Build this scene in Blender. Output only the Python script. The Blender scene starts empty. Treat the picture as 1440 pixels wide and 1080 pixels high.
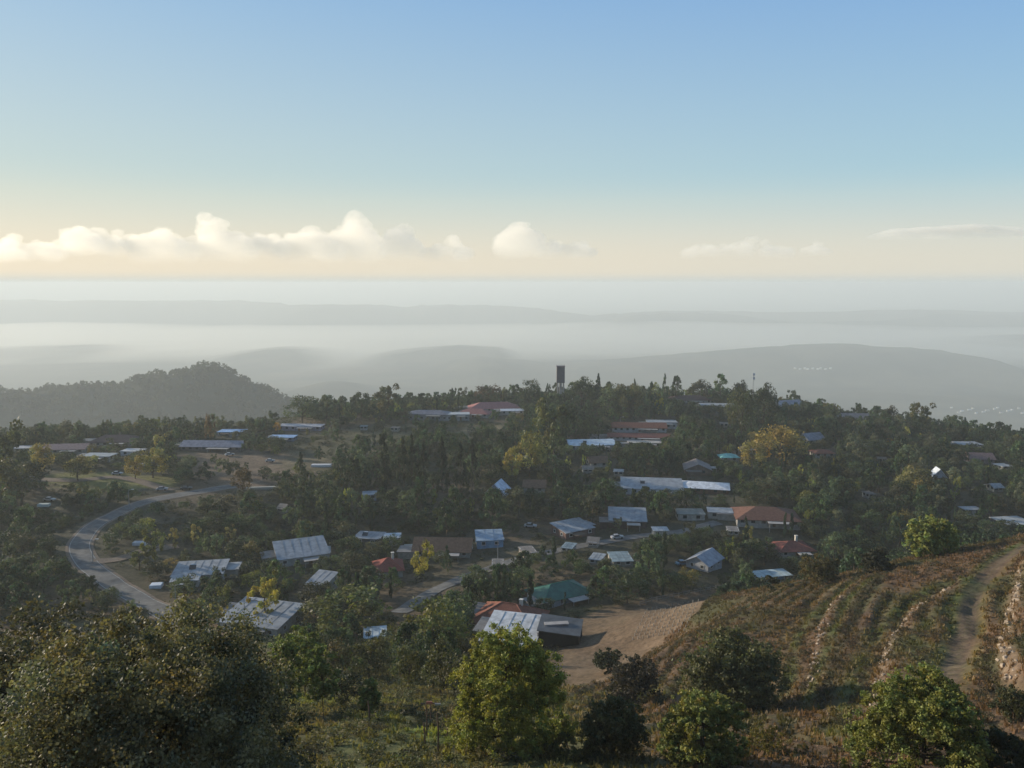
import bpy, math, random
import numpy as np
from mathutils import Vector, Matrix

# ------------------------------------------------------------------ camera, sky, sun, exposure
R = math.radians
scene = bpy.context.scene
F = 1109.0            # focal length in photograph pixels (1440 wide)
PITCH = R(7.3)
SUN_AZ, SUN_EL = R(-64), R(13.5)      # azimuth from the view direction, elevation

cam_data = bpy.data.cameras.new('camera')
cam_data.sensor_width = 36.0
cam_data.lens = 36.0 * F / 1440.0
cam_data.clip_start = 0.5
cam_data.clip_end = 300000.0
cam = bpy.data.objects.new('camera', cam_data)
scene.collection.objects.link(cam)
cam.rotation_euler = (math.pi / 2 - PITCH, 0, 0)
scene.camera = cam

scene.view_settings.view_transform = 'Standard'
scene.view_settings.look = 'None'
scene.view_settings.exposure = 0.7
scene.view_settings.gamma = 1.0
scene.view_settings.use_curve_mapping = False
scene.cycles.max_bounces = 5
scene.cycles.diffuse_bounces = 2
scene.cycles.transmission_bounces = 3
scene.cycles.transparent_max_bounces = 8
scene.cycles.volume_bounces = 2
scene.cycles.use_denoising = True

world = bpy.data.worlds.new('World')
scene.world = world
world.use_nodes = True
wn, wl = world.node_tree.nodes, world.node_tree.links
wn.clear()
w_out = wn.new('ShaderNodeOutputWorld')
w_bg = wn.new('ShaderNodeBackground')
w_sky = wn.new('ShaderNodeTexSky')
w_sky.sky_type = 'NISHITA'
w_sky.sun_disc = False
w_sky.sun_elevation = SUN_EL
w_sky.sun_rotation = SUN_AZ
w_sky.altitude = 400
w_sky.air_density = 1.0
w_sky.dust_density = 0.8
w_sky.ozone_density = 1.6
w_bg.inputs['Strength'].default_value = 0.127
# pale veil of far haze towards the horizon, warmer on the sun's side
w_tc = wn.new('ShaderNodeTexCoord')
w_sep = wn.new('ShaderNodeSeparateXYZ'); wl.new(w_tc.outputs['Generated'], w_sep.inputs[0])
w_el = wn.new('ShaderNodeMapRange'); w_el.interpolation_type = 'LINEAR'
w_el.inputs[1].default_value = -0.02; w_el.inputs[2].default_value = 0.98; wl.new(w_sep.outputs['Z'], w_el.inputs[0])
w_rmp = wn.new('ShaderNodeValToRGB'); wl.new(w_el.outputs[0], w_rmp.inputs[0])
e = w_rmp.color_ramp.elements
e[0].position = 0.0; e[0].color = (0.97, 0.97, 0.97, 1)
e[1].position = 1.0; e[1].color = (0.0, 0.0, 0.0, 1)
for p_, v_ in ((0.12, 0.95), (0.34, 0.86), (0.55, 0.45), (0.75, 0.15)):
    q_ = e.new(p_); q_.color = (v_, v_, v_, 1)
w_dot = wn.new('ShaderNodeVectorMath'); w_dot.operation = 'DOT_PRODUCT'
w_dot.inputs[1].default_value = (math.sin(SUN_AZ), math.cos(SUN_AZ), 0)
wl.new(w_tc.outputs['Generated'], w_dot.inputs[0])
w_az = wn.new('ShaderNodeMapRange'); w_az.inputs[1].default_value = -0.2; w_az.inputs[2].default_value = 0.95
wl.new(w_dot.outputs['Value'], w_az.inputs[0])
w_low = wn.new('ShaderNodeMixRGB'); w_low.inputs[1].default_value = (3.45, 3.38, 2.97, 1); w_low.inputs[2].default_value = (4.2, 3.7, 2.87, 1)
wl.new(w_az.outputs[0], w_low.inputs[0])
w_high = wn.new('ShaderNodeMixRGB'); w_high.inputs[1].default_value = (1.95, 2.95, 3.35, 1); w_high.inputs[2].default_value = (2.85, 3.25, 2.95, 1)
wl.new(w_az.outputs[0], w_high.inputs[0])
w_vf = wn.new('ShaderNodeMapRange'); w_vf.inputs[1].default_value = 0.02; w_vf.inputs[2].default_value = 0.14; w_vf.interpolation_type = 'SMOOTHSTEP'
wl.new(w_sep.outputs['Z'], w_vf.inputs[0])
w_veil = wn.new('ShaderNodeMixRGB'); wl.new(w_vf.outputs[0], w_veil.inputs[0]); wl.new(w_low.outputs[0], w_veil.inputs[1]); wl.new(w_high.outputs[0], w_veil.inputs[2])
w_top = wn.new('ShaderNodeMixRGB'); w_top.inputs[1].default_value = (0.95, 1.95, 3.6, 1); w_top.inputs[2].default_value = (1.45, 2.35, 3.3, 1)
wl.new(w_az.outputs[0], w_top.inputs[0])
w_tf = wn.new('ShaderNodeMapRange'); w_tf.inputs[1].default_value = 0.10; w_tf.inputs[2].default_value = 0.34; wl.new(w_sep.outputs['Z'], w_tf.inputs[0])
w_v2 = wn.new('ShaderNodeMixRGB'); wl.new(w_tf.outputs[0], w_v2.inputs[0]); wl.new(w_veil.outputs[0], w_v2.inputs[1]); wl.new(w_top.outputs[0], w_v2.inputs[2])
w_mix = wn.new('ShaderNodeMixRGB'); wl.new(w_rmp.outputs[0], w_mix.inputs[0]); wl.new(w_sky.outputs[0], w_mix.inputs[1]); wl.new(w_v2.outputs[0], w_mix.inputs[2])
w_hf = wn.new('ShaderNodeMapRange'); w_hf.interpolation_type = 'SMOOTHSTEP'; w_hf.inputs[1].default_value = -0.002; w_hf.inputs[2].default_value = 0.015
wl.new(w_sep.outputs['Z'], w_hf.inputs[0])
w_hc = wn.new('ShaderNodeMixRGB'); w_hc.inputs[1].default_value = (2.9, 3.1, 3.0, 1); w_hc.inputs[2].default_value = (3.2, 3.3, 3.0, 1); wl.new(w_az.outputs[0], w_hc.inputs[0])
w_fin = wn.new('ShaderNodeMixRGB'); wl.new(w_hf.outputs[0], w_fin.inputs[0]); wl.new(w_hc.outputs[0], w_fin.inputs[1]); wl.new(w_mix.outputs[0], w_fin.inputs[2])
wl.new(w_fin.outputs[0], w_bg.inputs['Color'])
wl.new(w_bg.outputs[0], w_out.inputs['Surface'])

sun_data = bpy.data.lights.new('sun', 'SUN')
sun_data.energy = 3.9
sun_data.angle = R(0.6)
sun_data.color = (1.0, 0.86, 0.67)
sun = bpy.data.objects.new('sun', sun_data)
scene.collection.objects.link(sun)
to_sun = Vector((math.sin(SUN_AZ) * math.cos(SUN_EL), math.cos(SUN_AZ) * math.cos(SUN_EL), math.sin(SUN_EL)))
sun.rotation_euler = to_sun.to_track_quat('Z', 'Y').to_euler()

HAZE_DENSITY = 1 / 5400
HAZE_COLOR = (0.85, 0.91, 0.905)
FOG_DENSITY = 1 / 500

# ------------------------------------------------------------------ pixel <-> world
SP, CP = math.sin(PITCH), math.cos(PITCH)

def ray(px, py):
    a, c = (px - 720) / F, -(py - 540) / F
    return np.array([a, CP + c * SP, -SP + c * CP])

def at(px, py, Y):
    d = ray(px, py)
    return d * (Y / d[1])

def proj(x, y, z):
    yc = y * CP - z * SP
    zc = y * SP + z * CP
    return 720 + F * x / yc, 540 - F * zc / yc

# ------------------------------------------------------------------ noise
def vnoise(x, y, seed=0):
    x = np.asarray(x, float); y = np.asarray(y, float)
    xi, yi = np.floor(x), np.floor(y)
    fx, fy = x - xi, y - yi
    fx, fy = fx * fx * (3 - 2 * fx), fy * fy * (3 - 2 * fy)
    def h(a, b):
        v = np.sin(a * 127.1 + b * 311.7 + seed * 74.7) * 43758.5453
        return v - np.floor(v)
    return (h(xi, yi) * (1 - fx) + h(xi + 1, yi) * fx) * (1 - fy) + (h(xi, yi + 1) * (1 - fx) + h(xi + 1, yi + 1) * fx) * fy - 0.5

def fbm(x, y, scale, seed=0, n=4):
    s, a = 0, 1.0
    for k in range(n):
        s = s + a * vnoise(np.asarray(x) / scale, np.asarray(y) / scale, seed + k)
        scale *= 0.5; a *= 0.5
    return s

def smooth(a, b, v):
    t = np.clip((np.asarray(v, float) - a) / (b - a), 0, 1)
    return t * t * (3 - 2 * t)

# ------------------------------------------------------------------ the lie of the land
CPX = [(600,1075,47),(900,1075,46),(1200,1075,45),(1440,1075,43),(350,1060,52),
 (450,1010,66),(620,1030,58),(800,1010,70),(1030,1005,72),(1200,1000,62),(1360,1000,58),(1440,1000,55),
 (420,975,90),(620,985,85),(780,970,100),(950,960,95),(1110,950,85),(1250,930,80),(1360,920,78),(1440,910,72),
 (300,940,120),(500,945,115),(650,945,120),(780,935,132),(900,925,135),
 (1000,890,110),(1110,880,105),(1230,870,100),(1360,850,100),(1440,840,95),
 (900,862,160),(960,852,150),(1030,838,140),(1120,822,132),(1230,800,130),(1310,778,133),(1380,768,138),(1440,757,142),(1600,735,150),
 (820,900,155),(740,905,155),(680,905,155),(860,870,170),
 (1030,815,215),(1310,745,270),(1440,735,270),(1600,725,275),(1120,790,240),(900,840,190),
 (0,800,215),(100,840,195),(240,860,185),(350,880,172),(480,890,170),(600,880,172),(700,870,180),
 (0,740,262),(120,770,235),(300,810,215),(450,810,218),(600,800,225),(800,815,205),(900,800,218),
 (60,690,300),(250,740,258),(400,760,250),(550,750,258),(700,760,250),(850,750,258),(1000,740,262),(1150,740,262),
 (30,650,345),(200,690,300),(350,700,292),(500,700,300),(700,700,300),(900,695,310),(1100,700,300),(1300,700,300),(1440,690,310),
 (200,650,350),(400,650,358),(600,655,352),(800,655,355),(1000,660,350),(1200,655,360),(1400,655,355),
 (100,625,390),(300,620,405),(500,615,420),(700,615,425),(900,615,425),(1100,610,430),(1300,625,400),
 (0,620,430),(100,612,440),(250,605,450),(330,602,460),(400,590,480),(450,584,500),(550,578,520),(650,570,540),(790,564,545),
 (900,562,545),(1000,566,540),(1100,572,535),(1200,592,500),(1300,608,480),(1380,618,460),(1440,628,450),
 (-300,760,250),(-300,650,350),(-300,620,430),(-300,900,150),(1750,700,300),(1750,650,420)]
CW = [(0,0,-1.7),(-15,0,-4),(15,0,-3),(0,10,-9),(-12,22,-17.5),(0,22,-17),(14,22,-16.5),(-30,22,-20),(30,22,-17),(-30,0,-8),(30,0,-6),
 (-30,45,-35),(-50,80,-52),(-60,150,-74)]
for _px, _Y, _z in [(1030,170,-76),(1310,175,-70),(1310,220,-84),(1440,190,-74),(1600,190,-74),(1120,170,-74),(1230,175,-73)]:
    CW.append(((_px - 720) / F * _Y * 1.06, _Y, _z))
for _u, _z in ((-0.9, -170), (-0.6, -168), (-0.42, -162), (-0.28, -150), (-.12, -128), (0, -122), (0.15, -122), (0.3, -135), (.45, -156), (0.6, -165), (0.9, -170)):
    CW += [(_u * 680, 680, _z), (_u * 850, 850, -225), (_u * 1100, 1100, -330)]
_pts = np.array([at(*c) for c in CPX] + [np.array(c, float) for c in CW])

def _uv(x, y):
    yy = np.maximum(y, -15) + 40
    return np.clip(x / yy, -1.4, 1.4), np.log(yy)

_pu, _pv = _uv(_pts[:, 0], _pts[:, 1])
_n = len(_pts)
def _k(r2):
    return 0.5 * r2 * np.log(r2 + 1e-9)
_A = np.zeros((_n + 3, _n + 3))
_A[:_n, :_n] = _k((_pu[:, None] - _pu) ** 2 + (_pv[:, None] - _pv) ** 2) + np.eye(_n) * 4e-4
_A[:_n, _n:] = np.c_[np.ones(_n), _pu, _pv]
_A[_n:, :_n] = _A[:_n, _n:].T
_wts = np.linalg.solve(_A, np.r_[_pts[:, 2] / (_pts[:, 1] + 40), 0, 0, 0])

# distant ridges: distance, thickness towards / away from the viewer, silhouette (photo pixels)
RIDGES = [
 (1500, 230, 300, [(-400,575),(0,551),(60,547),(150,544),(170,536),(200,529),(240,525),(285,527),(320,533),(360,549),(400,562),(450,578),(520,600),(640,650)]),
 (4000, 290, 540, [(330,640),(380,560),(410,548),(450,541),(480,541),(520,556),(580,600)]),
 (5600, 820, 820, [(430,600),(500,545),(580,520),(640,506),(680,500),(720,505),(780,514),(860,506),(980,500),(1060,493),(1150,487),(1230,486),(1320,492),(1360,500),(1385,512),(1405,528),(1430,545),(1480,580)]),
 (6500, 900, 1080, [(-300,500),(-100,493),(0,491),(90,490),(130,492),(190,500),(260,505),(330,496),(380,490),(420,492),(500,503),(560,494),(640,488),(700,492),(760,505),(900,515),(1200,520)]),
 (7600, 900, 1440, [(900,520),(1150,500),(1300,486),(1400,478),(1480,474),(1800,470)]),
 (9400, 450, 700, [(760,462),(850,448),(900,442),(980,440),(1060,444),(1120,452),(1240,448),(1330,440),(1440,444),(1600,450)]),
 (10500, 650, 1300, [(-600,424),(0,421),(60,420),(150,422),(320,424),(400,426),(450,424),(500,427),(560,431),(620,427),(680,430),(740,434),(830,440),(960,436),(1100,440),(1300,434),(1440,438),(1900,430)]),
]
PLAIN = -600.0

def h_far(x, y):
    r = np.hypot(x, y)
    z = PLAIN + 26 * fbm(x, y, 1500, 3, 4) * smooth(900, 3000, r) * (1 - 0.6 * smooth(15000, 35000, r))
    for i, (D, s0, s1, prof) in enumerate(RIDGES):
        pp = np.array(prof, float)
        xs_ = np.array([at(a, b, D)[0] for a, b in prof]); zs_ = np.array([at(a, b, D)[2] for a, b in prof])
        top = np.interp(x, xs_, zs_)
        ext = np.clip(np.maximum(xs_[0] - x, x - xs_[-1]) / (D * 0.6), 0, 1)
        top = top * (1 - ext) + (PLAIN + 20) * ext
        yo = y - D - 0.10 * D * vnoise(x / (D * 0.12), x * 0 + i, 11 + i)
        s = np.where(yo < 0, s0, s1)
        n = 1 + 0.12 * fbm(x, y, D * 0.08, 20 + i, 4) - (0.16 if i else 0.0) * np.abs(fbm(x, y, D * 0.035, 60 + i, 4))
        z = np.maximum(z, PLAIN - 30 + (top - PLAIN + 30) * np.exp(-(yo / s) ** 2) * n)
    return z

def h_base(x, y):
    x = np.asarray(x, float); y = np.asarray(y, float)
    u, v = _uv(x, y)
    sh = u.shape
    u, v = u.ravel(), v.ravel()
    out = np.zeros_like(u)
    for s in range(0, len(u), 40000):
        uu, vv = u[s:s + 40000], v[s:s + 40000]
        K = _k((uu[:, None] - _pu) ** 2 + (vv[:, None] - _pv) ** 2)
        out[s:s + 40000] = K @ _wts[:_n] + _wts[_n] + _wts[_n + 1] * uu + _wts[_n + 2] * vv
    out = out.reshape(sh) * (np.maximum(y, -15) + 40)
    r = np.hypot(x, y)
    w = smooth(640, 1150, r)
    return out * (1 - w) + h_far(x, y) * w

def hit(px, py, hf=None, y0=18.0, y1=1300.0):
    hf = hf or grid_z
    d = ray(px, py); d = d / d[1]
    Y = np.exp(np.linspace(math.log(y0), math.log(y1), 500))
    g = hf(d[0] * Y, Y) - d[2] * Y
    i = int(np.argmax(g > 0))
    if g[i] <= 0:
        return None
    a, b = (Y[i - 1] if i else y0), Y[i]
    Y = np.linspace(a, b, 24)
    g = hf(d[0] * Y, Y) - d[2] * Y
    i = int(np.argmax(g > 0))
    return np.array([d[0] * Y[i], Y[i], d[2] * Y[i]])

def line(pxs, step=2.5):
    P = [hit(a, b, h_base) for a, b in pxs]
    P = np.array([p for p in P if p is not None])[:, :2]
    # smooth with Catmull-Rom and resample
    out = []
    Q = np.vstack([2 * P[0] - P[1], P, 2 * P[-1] - P[-2]])
    for i in range(1, len(Q) - 2):
        p0, p1, p2, p3 = Q[i - 1:i + 3]
        m = max(2, int(np.linalg.norm(p2 - p1) / step))
        for t in np.linspace(0, 1, m, endpoint=False):
            out.append(0.5 * (2 * p1 + (p2 - p0) * t + (2 * p0 - 5 * p1 + 4 * p2 - p3) * t * t + (3 * p1 - p0 - 3 * p2 + p3) * t ** 3))
    out.append(P[-1])
    return np.array(out)

def dist_line(x, y, L, signed=False):
    best = np.full(np.shape(x), 1e9); sg = np.zeros(np.shape(x))
    for a, b in zip(L[:-1], L[1:]):
        d = b - a; l2 = d @ d + 1e-9
        t = np.clip(((x - a[0]) * d[0] + (y - a[1]) * d[1]) / l2, 0, 1)
        dx, dy = x - a[0] - t * d[0], y - a[1] - t * d[1]
        q = np.hypot(dx, dy)
        m = q < best
        best = np.where(m, q, best)
        if signed:
            sg = np.where(m, np.sign(d[0] * dy - d[1] * dx), sg)
    return best * sg if signed else best

TRACK = line([(1322,975),(1335,945),(1348,915),(1360,880),(1366,845),(1382,812),(1408,786),(1440,768),(1500,750)], 1.5)
STONE_A = line([(1222,1012),(1236,975),(1241,940),(1252,905),(1268,880),(1300,850),(1338,825)], 1.2)
STONE_B = line([(1436,960),(1418,935),(1412,905),(1420,870),(1430,835),(1434,800)], 1.2)
STONE_C = line([(1138,965),(1146,935),(1150,905),(1160,870),(1185,840),(1225,818)], 1.2)
GROOVE = line([(1160,985),(1172,940),(1186,905),(1200,870),(1218,835),(1250,808)], 1.5)
GROOVE_L = line([(1148,1030),(1160,985),(1172,940),(1186,905),(1200,870),(1218,835),(1250,808)], 3)
BANK_D = line([(1105,975),(1112,935),(1118,905),(1140,865),(1175,835),(1200,815)], 1.5)
BANK_E = line([(1000,905),(1060,870),(1110,850),(1160,822)], 1.5)
ROAD = line([(330,684),(290,690),(245,697),(205,706),(165,722),(130,742),(112,768),(125,795),(160,822),(200,846),(240,868),(290,900)], 3)
ROAD2 = line([(560,862),(600,838),(640,818),(700,796),(760,780),(830,766),(900,754),(960,748),(1010,735)], 3)
DRIVE = line([(130,790),(165,786),(205,775),(250,768)], 2)
LANE = line([(30,672),(100,676),(170,672),(240,690)], 3)
GREENLINE = line([(405,982),(450,992),(500,1003),(560,1020),(625,1038)], 1.5)
FOOT = line([(385,655),(440,646),(510,638),(580,620),(660,606),(720,600)], 3)

def in_poly(px, py, poly):
    px = np.asarray(px); py = np.asarray(py); c = np.zeros(px.shape, bool)
    n = len(poly)
    for i in range(n):
        x0, y0 = poly[i]; x1, y1 = poly[(i + 1) % n]
        if y0 == y1: continue
        c ^= ((y0 > py) != (y1 > py)) & (px < (x1 - x0) * (py - y0) / (y1 - y0) + x0)
    return c

YARD = [(760,925),(800,905),(818,868),(860,852),(900,846),(1010,826),(1040,832),(985,858),(935,895),(900,930),(850,958),(790,965)]
YARD_W = [tuple(hit(a, b, h_base)[:2]) for a, b in YARD]
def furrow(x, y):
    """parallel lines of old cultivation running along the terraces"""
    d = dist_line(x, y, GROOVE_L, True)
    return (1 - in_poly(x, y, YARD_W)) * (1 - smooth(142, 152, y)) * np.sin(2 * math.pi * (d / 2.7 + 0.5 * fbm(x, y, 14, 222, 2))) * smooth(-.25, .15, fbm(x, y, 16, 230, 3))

def ground_z(x, y):
    z = h_base(x, y)
    x = np.asarray(x, float); y = np.asarray(y, float)
    near = (y > 35) & (y < 175) & (x > 5) & (x < 130)
    if np.any(near):
        zz = np.zeros(np.shape(z))
        xs_, ys_ = x[near] if x.ndim else x, y[near] if y.ndim else y
        dz = 0
        for L, hgt, wd in ((STONE_A, 0.55, 0.7), (STONE_B, 0.8, 0.8), (STONE_C, 0.4, 0.8), (GROOVE, 0.3, 1.0), (BANK_D, 0.3, 1.2), (BANK_E, 0.35, 1.0)):
            sd = dist_line(xs_, ys_, L, True)
            dz = dz - hgt * np.tanh(sd / wd) * np.exp(-(sd / 5) ** 2)
        td = dist_line(xs_, ys_, TRACK)
        dz = dz + 0.24 * furrow(xs_, ys_)
        dz = dz - 0.35 * np.exp(-(td / 1.15) ** 4) + 0.12 * np.exp(-(td / 0.5) ** 2)
        if z.ndim: z[near] += dz
        else: z = z + float(dz)
    f = 1 - smooth(200, 500, y)
    z = z + f * (0.5 * fbm(x, y, 7, 40, 4) + 0.22 * vnoise(x / 1.3, y / 1.3, 50))
    return z

# ------------------------------------------------------------------ helpers: naming, tagging, meshes
COL = scene.collection

def tag(o, label=None, cat=None, group=None, kind=None):
    if label: o['label'] = label
    if cat: o['category'] = cat
    if group: o['group'] = group
    if kind: o['kind'] = kind
    return o

def link(name, data, parent=None, loc=None):
    o = bpy.data.objects.new(name, data)
    COL.objects.link(o)
    if parent: o.parent = parent
    if loc is not None: o.location = tuple(float(v) for v in loc)
    return o

def quad_mesh(name, V, col=None, mats=(), mi=None, smooth_=False):
    """V: (n,4,3) loose quads"""
    V = np.asarray(V, np.float32); n = len(V)
    me = bpy.data.meshes.new(name)
    me.vertices.add(n * 4); me.vertices.foreach_set('co', V.reshape(-1))
    me.loops.add(n * 4); me.loops.foreach_set('vertex_index', np.arange(n * 4, dtype=np.int32))
    me.polygons.add(n); me.polygons.foreach_set('loop_start', np.arange(0, n * 4, 4, dtype=np.int32))
    me.polygons.foreach_set('loop_total', np.full(n, 4, np.int32))
    if mi is not None: me.polygons.foreach_set('material_index', np.asarray(mi, np.int32))
    for m in mats: me.materials.append(m)
    me.update(calc_edges=True)
    if col is not None:
        c = np.ones((n, 4, 4), np.float32); c[:, :, :3] = np.asarray(col)[:, None, :]
        a = me.color_attributes.new('col', 'FLOAT_COLOR', 'POINT')
        a.data.foreach_set('color', c.reshape(-1))
    return me

class MB:
    """collects polygons and makes one mesh"""
    def __init__(s): s.v, s.f = [], []
    def add(s, vs, fs):
        n = len(s.v); s.v += [tuple(v) for v in vs]; s.f += [tuple(i + n for i in f) for f in fs]; return s
    def box(s, c, d, rz=0, bev=0):
        cx, cy, cz = c; hx, hy, hz = d[0] / 2, d[1] / 2, d[2] / 2
        ca, sa = math.cos(rz), math.sin(rz)
        P = []
        for sz in (-1, 1):
            for sx, sy in ((-1, -1), (1, -1), (1, 1), (-1, 1)):
                x, y = sx * hx, sy * hy
                P.append((cx + x * ca - y * sa, cy + x * sa + y * ca, cz + sz * hz))
        return s.add(P, [(3, 2, 1, 0), (4, 5, 6, 7), (0, 1, 5, 4), (1, 2, 6, 5), (2, 3, 7, 6), (3, 0, 4, 7)])
    def tube(s, a, b, ra, rb, n=6):
        a, b = Vector(a), Vector(b); q = (b - a).to_track_quat('Z', 'Y')
        P = [tuple(a + q @ Vector((ra * math.cos(2 * math.pi * i / n), ra * math.sin(2 * math.pi * i / n), 0))) for i in range(n)]
        P += [tuple(b + q @ Vector((rb * math.cos(2 * math.pi * i / n), rb * math.sin(2 * math.pi * i / n), 0))) for i in range(n)]
        return s.add(P, [(i, (i + 1) % n, n + (i + 1) % n, n + i) for i in range(n)] + [tuple(range(n))[::-1], tuple(range(n, 2 * n))])
    def mesh(s, name, m):
        me = bpy.data.meshes.new(name); me.from_pydata(s.v, [], s.f); me.materials.append(m); me.update(); return me
    def build(s, name, m, parent=None, loc=None):
        return link(name, s.mesh(name, m), parent, loc)

# ------------------------------------------------------------------ materials
def mat(name, color=(0.5, 0.5, 0.5), rough=0.8, spec=0.3, noise=0.0, scale=1.0, metallic=0.0, bump=0.0, obj_color=False, streak=0.0):
    m = bpy.data.materials.new(name); m.use_nodes = True
    nt = m.node_tree; n, l = nt.nodes, nt.links
    b = n['Principled BSDF']
    b.inputs['Roughness'].default_value = rough
    b.inputs['Specular IOR Level'].default_value = spec
    b.inputs['Metallic'].default_value = metallic
    tc = n.new('ShaderNodeTexCoord')
    rgb = n.new('ShaderNodeRGB'); rgb.outputs[0].default_value = (*color, 1)
    src = rgb.outputs[0]
    if obj_color:
        oi = n.new('ShaderNodeObjectInfo'); src = oi.outputs['Color']
    if noise > 0:
        t = n.new('ShaderNodeTexNoise'); t.inputs['Scale'].default_value = scale; t.inputs['Detail'].default_value = 6
        t.inputs['Roughness'].default_value = 0.65
        l.new(tc.outputs['Object'], t.inputs['Vector'])
        mr = n.new('ShaderNodeMapRange'); mr.inputs[1].default_value = 0.3; mr.inputs[2].default_value = 0.7
        mr.inputs[3].default_value = 1 - noise; mr.inputs[4].default_value = 1 + noise * 0.6
        l.new(t.outputs['Fac'], mr.inputs[0])
        mx = n.new('ShaderNodeVectorMath'); mx.operation = 'SCALE'
        l.new(src, mx.inputs[0]); l.new(mr.outputs[0], mx.inputs['Scale'])
        src = mx.outputs[0]
        if bump:
            bp = n.new('ShaderNodeBump'); bp.inputs['Strength'].default_value = bump; bp.inputs['Distance'].default_value = 0.1
            l.new(t.outputs['Fac'], bp.inputs['Height']); l.new(bp.outputs[0], b.inputs['Normal'])
    l.new(src, b.inputs['Base Color'])
    return m

def foliage_mat(tint=None):
    m = bpy.data.materials.new('foliage'); m.use_nodes = True
    nt = m.node_tree; n, l = nt.nodes, nt.links
    b = n['Principled BSDF']; b.inputs['Roughness'].default_value = 0.6; b.inputs['Specular IOR Level'].default_value = 0.25
    at_ = n.new('ShaderNodeAttribute'); at_.attribute_name = 'col'
    oi = n.new('ShaderNodeObjectInfo')
    mu = n.new('ShaderNodeVectorMath'); mu.operation = 'MULTIPLY'
    l.new(at_.outputs['Color'], mu.inputs[0]); l.new(oi.outputs['Color'], mu.inputs[1])
    if tint:
        ti = n.new('ShaderNodeAttribute'); ti.attribute_type = 'INSTANCER'; ti.attribute_name = 'tint'; l.new(ti.outputs['Vector'], mu.inputs[1])
    l.new(mu.outputs[0], b.inputs['Base Color'])
    tr = n.new('ShaderNodeBsdfTranslucent')
    t2 = n.new('ShaderNodeVectorMath'); t2.operation = 'MULTIPLY'; t2.inputs[1].default_value = (1.15, 1.2, 0.6)
    l.new(mu.outputs[0], t2.inputs[0]); l.new(t2.outputs[0], tr.inputs['Color'])
    mx = n.new('ShaderNodeMixShader'); mx.inputs[0].default_value = 0.32
    l.new(b.outputs[0], mx.inputs[1]); l.new(tr.outputs[0], mx.inputs[2])
    l.new(mx.outputs[0], n['Material Output'].inputs['Surface'])
    return m

def ground_mat():
    m = bpy.data.materials.new('ground_soil'); m.use_nodes = True
    nt = m.node_tree; n, l = nt.nodes, nt.links
    b = n['Principled BSDF']; b.inputs['Roughness'].default_value = 0.95; b.inputs['Specular IOR Level'].default_value = 0.1
    at_ = n.new('ShaderNodeAttribute'); at_.attribute_name = 'col'
    tc = n.new('ShaderNodeTexCoord')
    def nz(scale, detail):
        t = n.new('ShaderNodeTexNoise'); t.inputs['Scale'].default_value = scale; t.inputs['Detail'].default_value = detail
        t.inputs['Roughness'].default_value = 0.7
        l.new(tc.outputs['Object'], t.inputs['Vector']); return t
    a, c, d = nz(1.1, 8), nz(0.12, 6), nz(0.004, 8)
    def mr(t, lo, hi):
        r = n.new('ShaderNodeMapRange'); r.inputs[1].default_value = 0.32; r.inputs[2].default_value = 0.68
        r.inputs[3].default_value = lo; r.inputs[4].default_value = hi; l.new(t.outputs['Fac'], r.inputs[0]); return r
    m1 = n.new('ShaderNodeMath'); m1.operation = 'MULTIPLY'
    l.new(mr(a, 0.55, 1.4).outputs[0], m1.inputs[0]); l.new(mr(c, 0.72, 1.25).outputs[0], m1.inputs[1])
    m2 = n.new('ShaderNodeMath'); m2.operation = 'MULTIPLY'
    l.new(m1.outputs[0], m2.inputs[0]); l.new(mr(d, 0.65, 1.35).outputs[0], m2.inputs[1])
    sc = n.new('ShaderNodeVectorMath'); sc.operation = 'SCALE'
    l.new(at_.outputs['Color'], sc.inputs[0]); l.new(m2.outputs[0], sc.inputs['Scale'])
    l.new(sc.outputs[0], b.inputs['Base Color'])
    bp = n.new('ShaderNodeBump'); bp.inputs['Strength'].default_value = 0.8; bp.inputs['Distance'].default_value = 0.25
    l.new(a.outputs['Fac'], bp.inputs['Height']); l.new(bp.outputs[0], b.inputs['Normal'])
    return m

M_FOL = foliage_mat()
M_BARK = mat('bark', (0.09, 0.07, 0.05), 0.9, 0.1, 0.4, 6, bump=0.5)
M_GROUND = ground_mat()
M_ASPH = mat('asphalt', (0.14, 0.14, 0.135), 0.9, 0.2, 0.4, 0.5)
M_TRACK = mat('packed_earth', (0.19, 0.15, 0.115), 0.95, 0.1, 0.35, 1.5, bump=0.5)
M_LINE = mat('road_paint', (0.26, 0.26, 0.25), 0.7, 0.3, 0.3, 1)
M_WALL = mat('render_wall', (0.6, 0.58, 0.53), 0.9, 0.2, 0.35, 0.8, obj_color=True)
M_ROOF = mat('roof_sheet', (0.6, 0.6, 0.6), 0.6, 0.35, 0.42, 0.55, obj_color=True)
M_TILE = mat('roof_tiles', (0.3, 0.1, 0.06), 0.85, 0.2, 0.35, 1.3, obj_color=True, bump=0.5)
M_GLASS = mat('window_glass', (0.03, 0.035, 0.04), 0.12, 0.6)
M_FRAME = mat('window_frame', (0.55, 0.55, 0.53), 0.5, 0.4)
M_DOOR = mat('door_wood', (0.16, 0.09, 0.05), 0.6, 0.3, 0.2, 3)
M_METAL = mat('grey_metal', (0.32, 0.33, 0.34), 0.5, 0.5, 0.15, 3, metallic=0.4)
M_CONC = mat('concrete', (0.36, 0.34, 0.32), 0.9, 0.2, 0.25, 0.8)
M_DARKC = mat('dark_concrete', (0.13, 0.115, 0.125), 0.9, 0.2, 0.2, 0.5)
M_STONE = mat('limestone', (0.36, 0.29, 0.22), 0.9, 0.2, 0.35, 2.5, bump=0.6)
M_NET = mat('shade_net', (0.015, 0.017, 0.02), 0.95, 0.05, 0.3, 2)
M_WOOD = mat('weathered_wood', (0.12, 0.09, 0.07), 0.9, 0.1, 0.3, 5)
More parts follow.
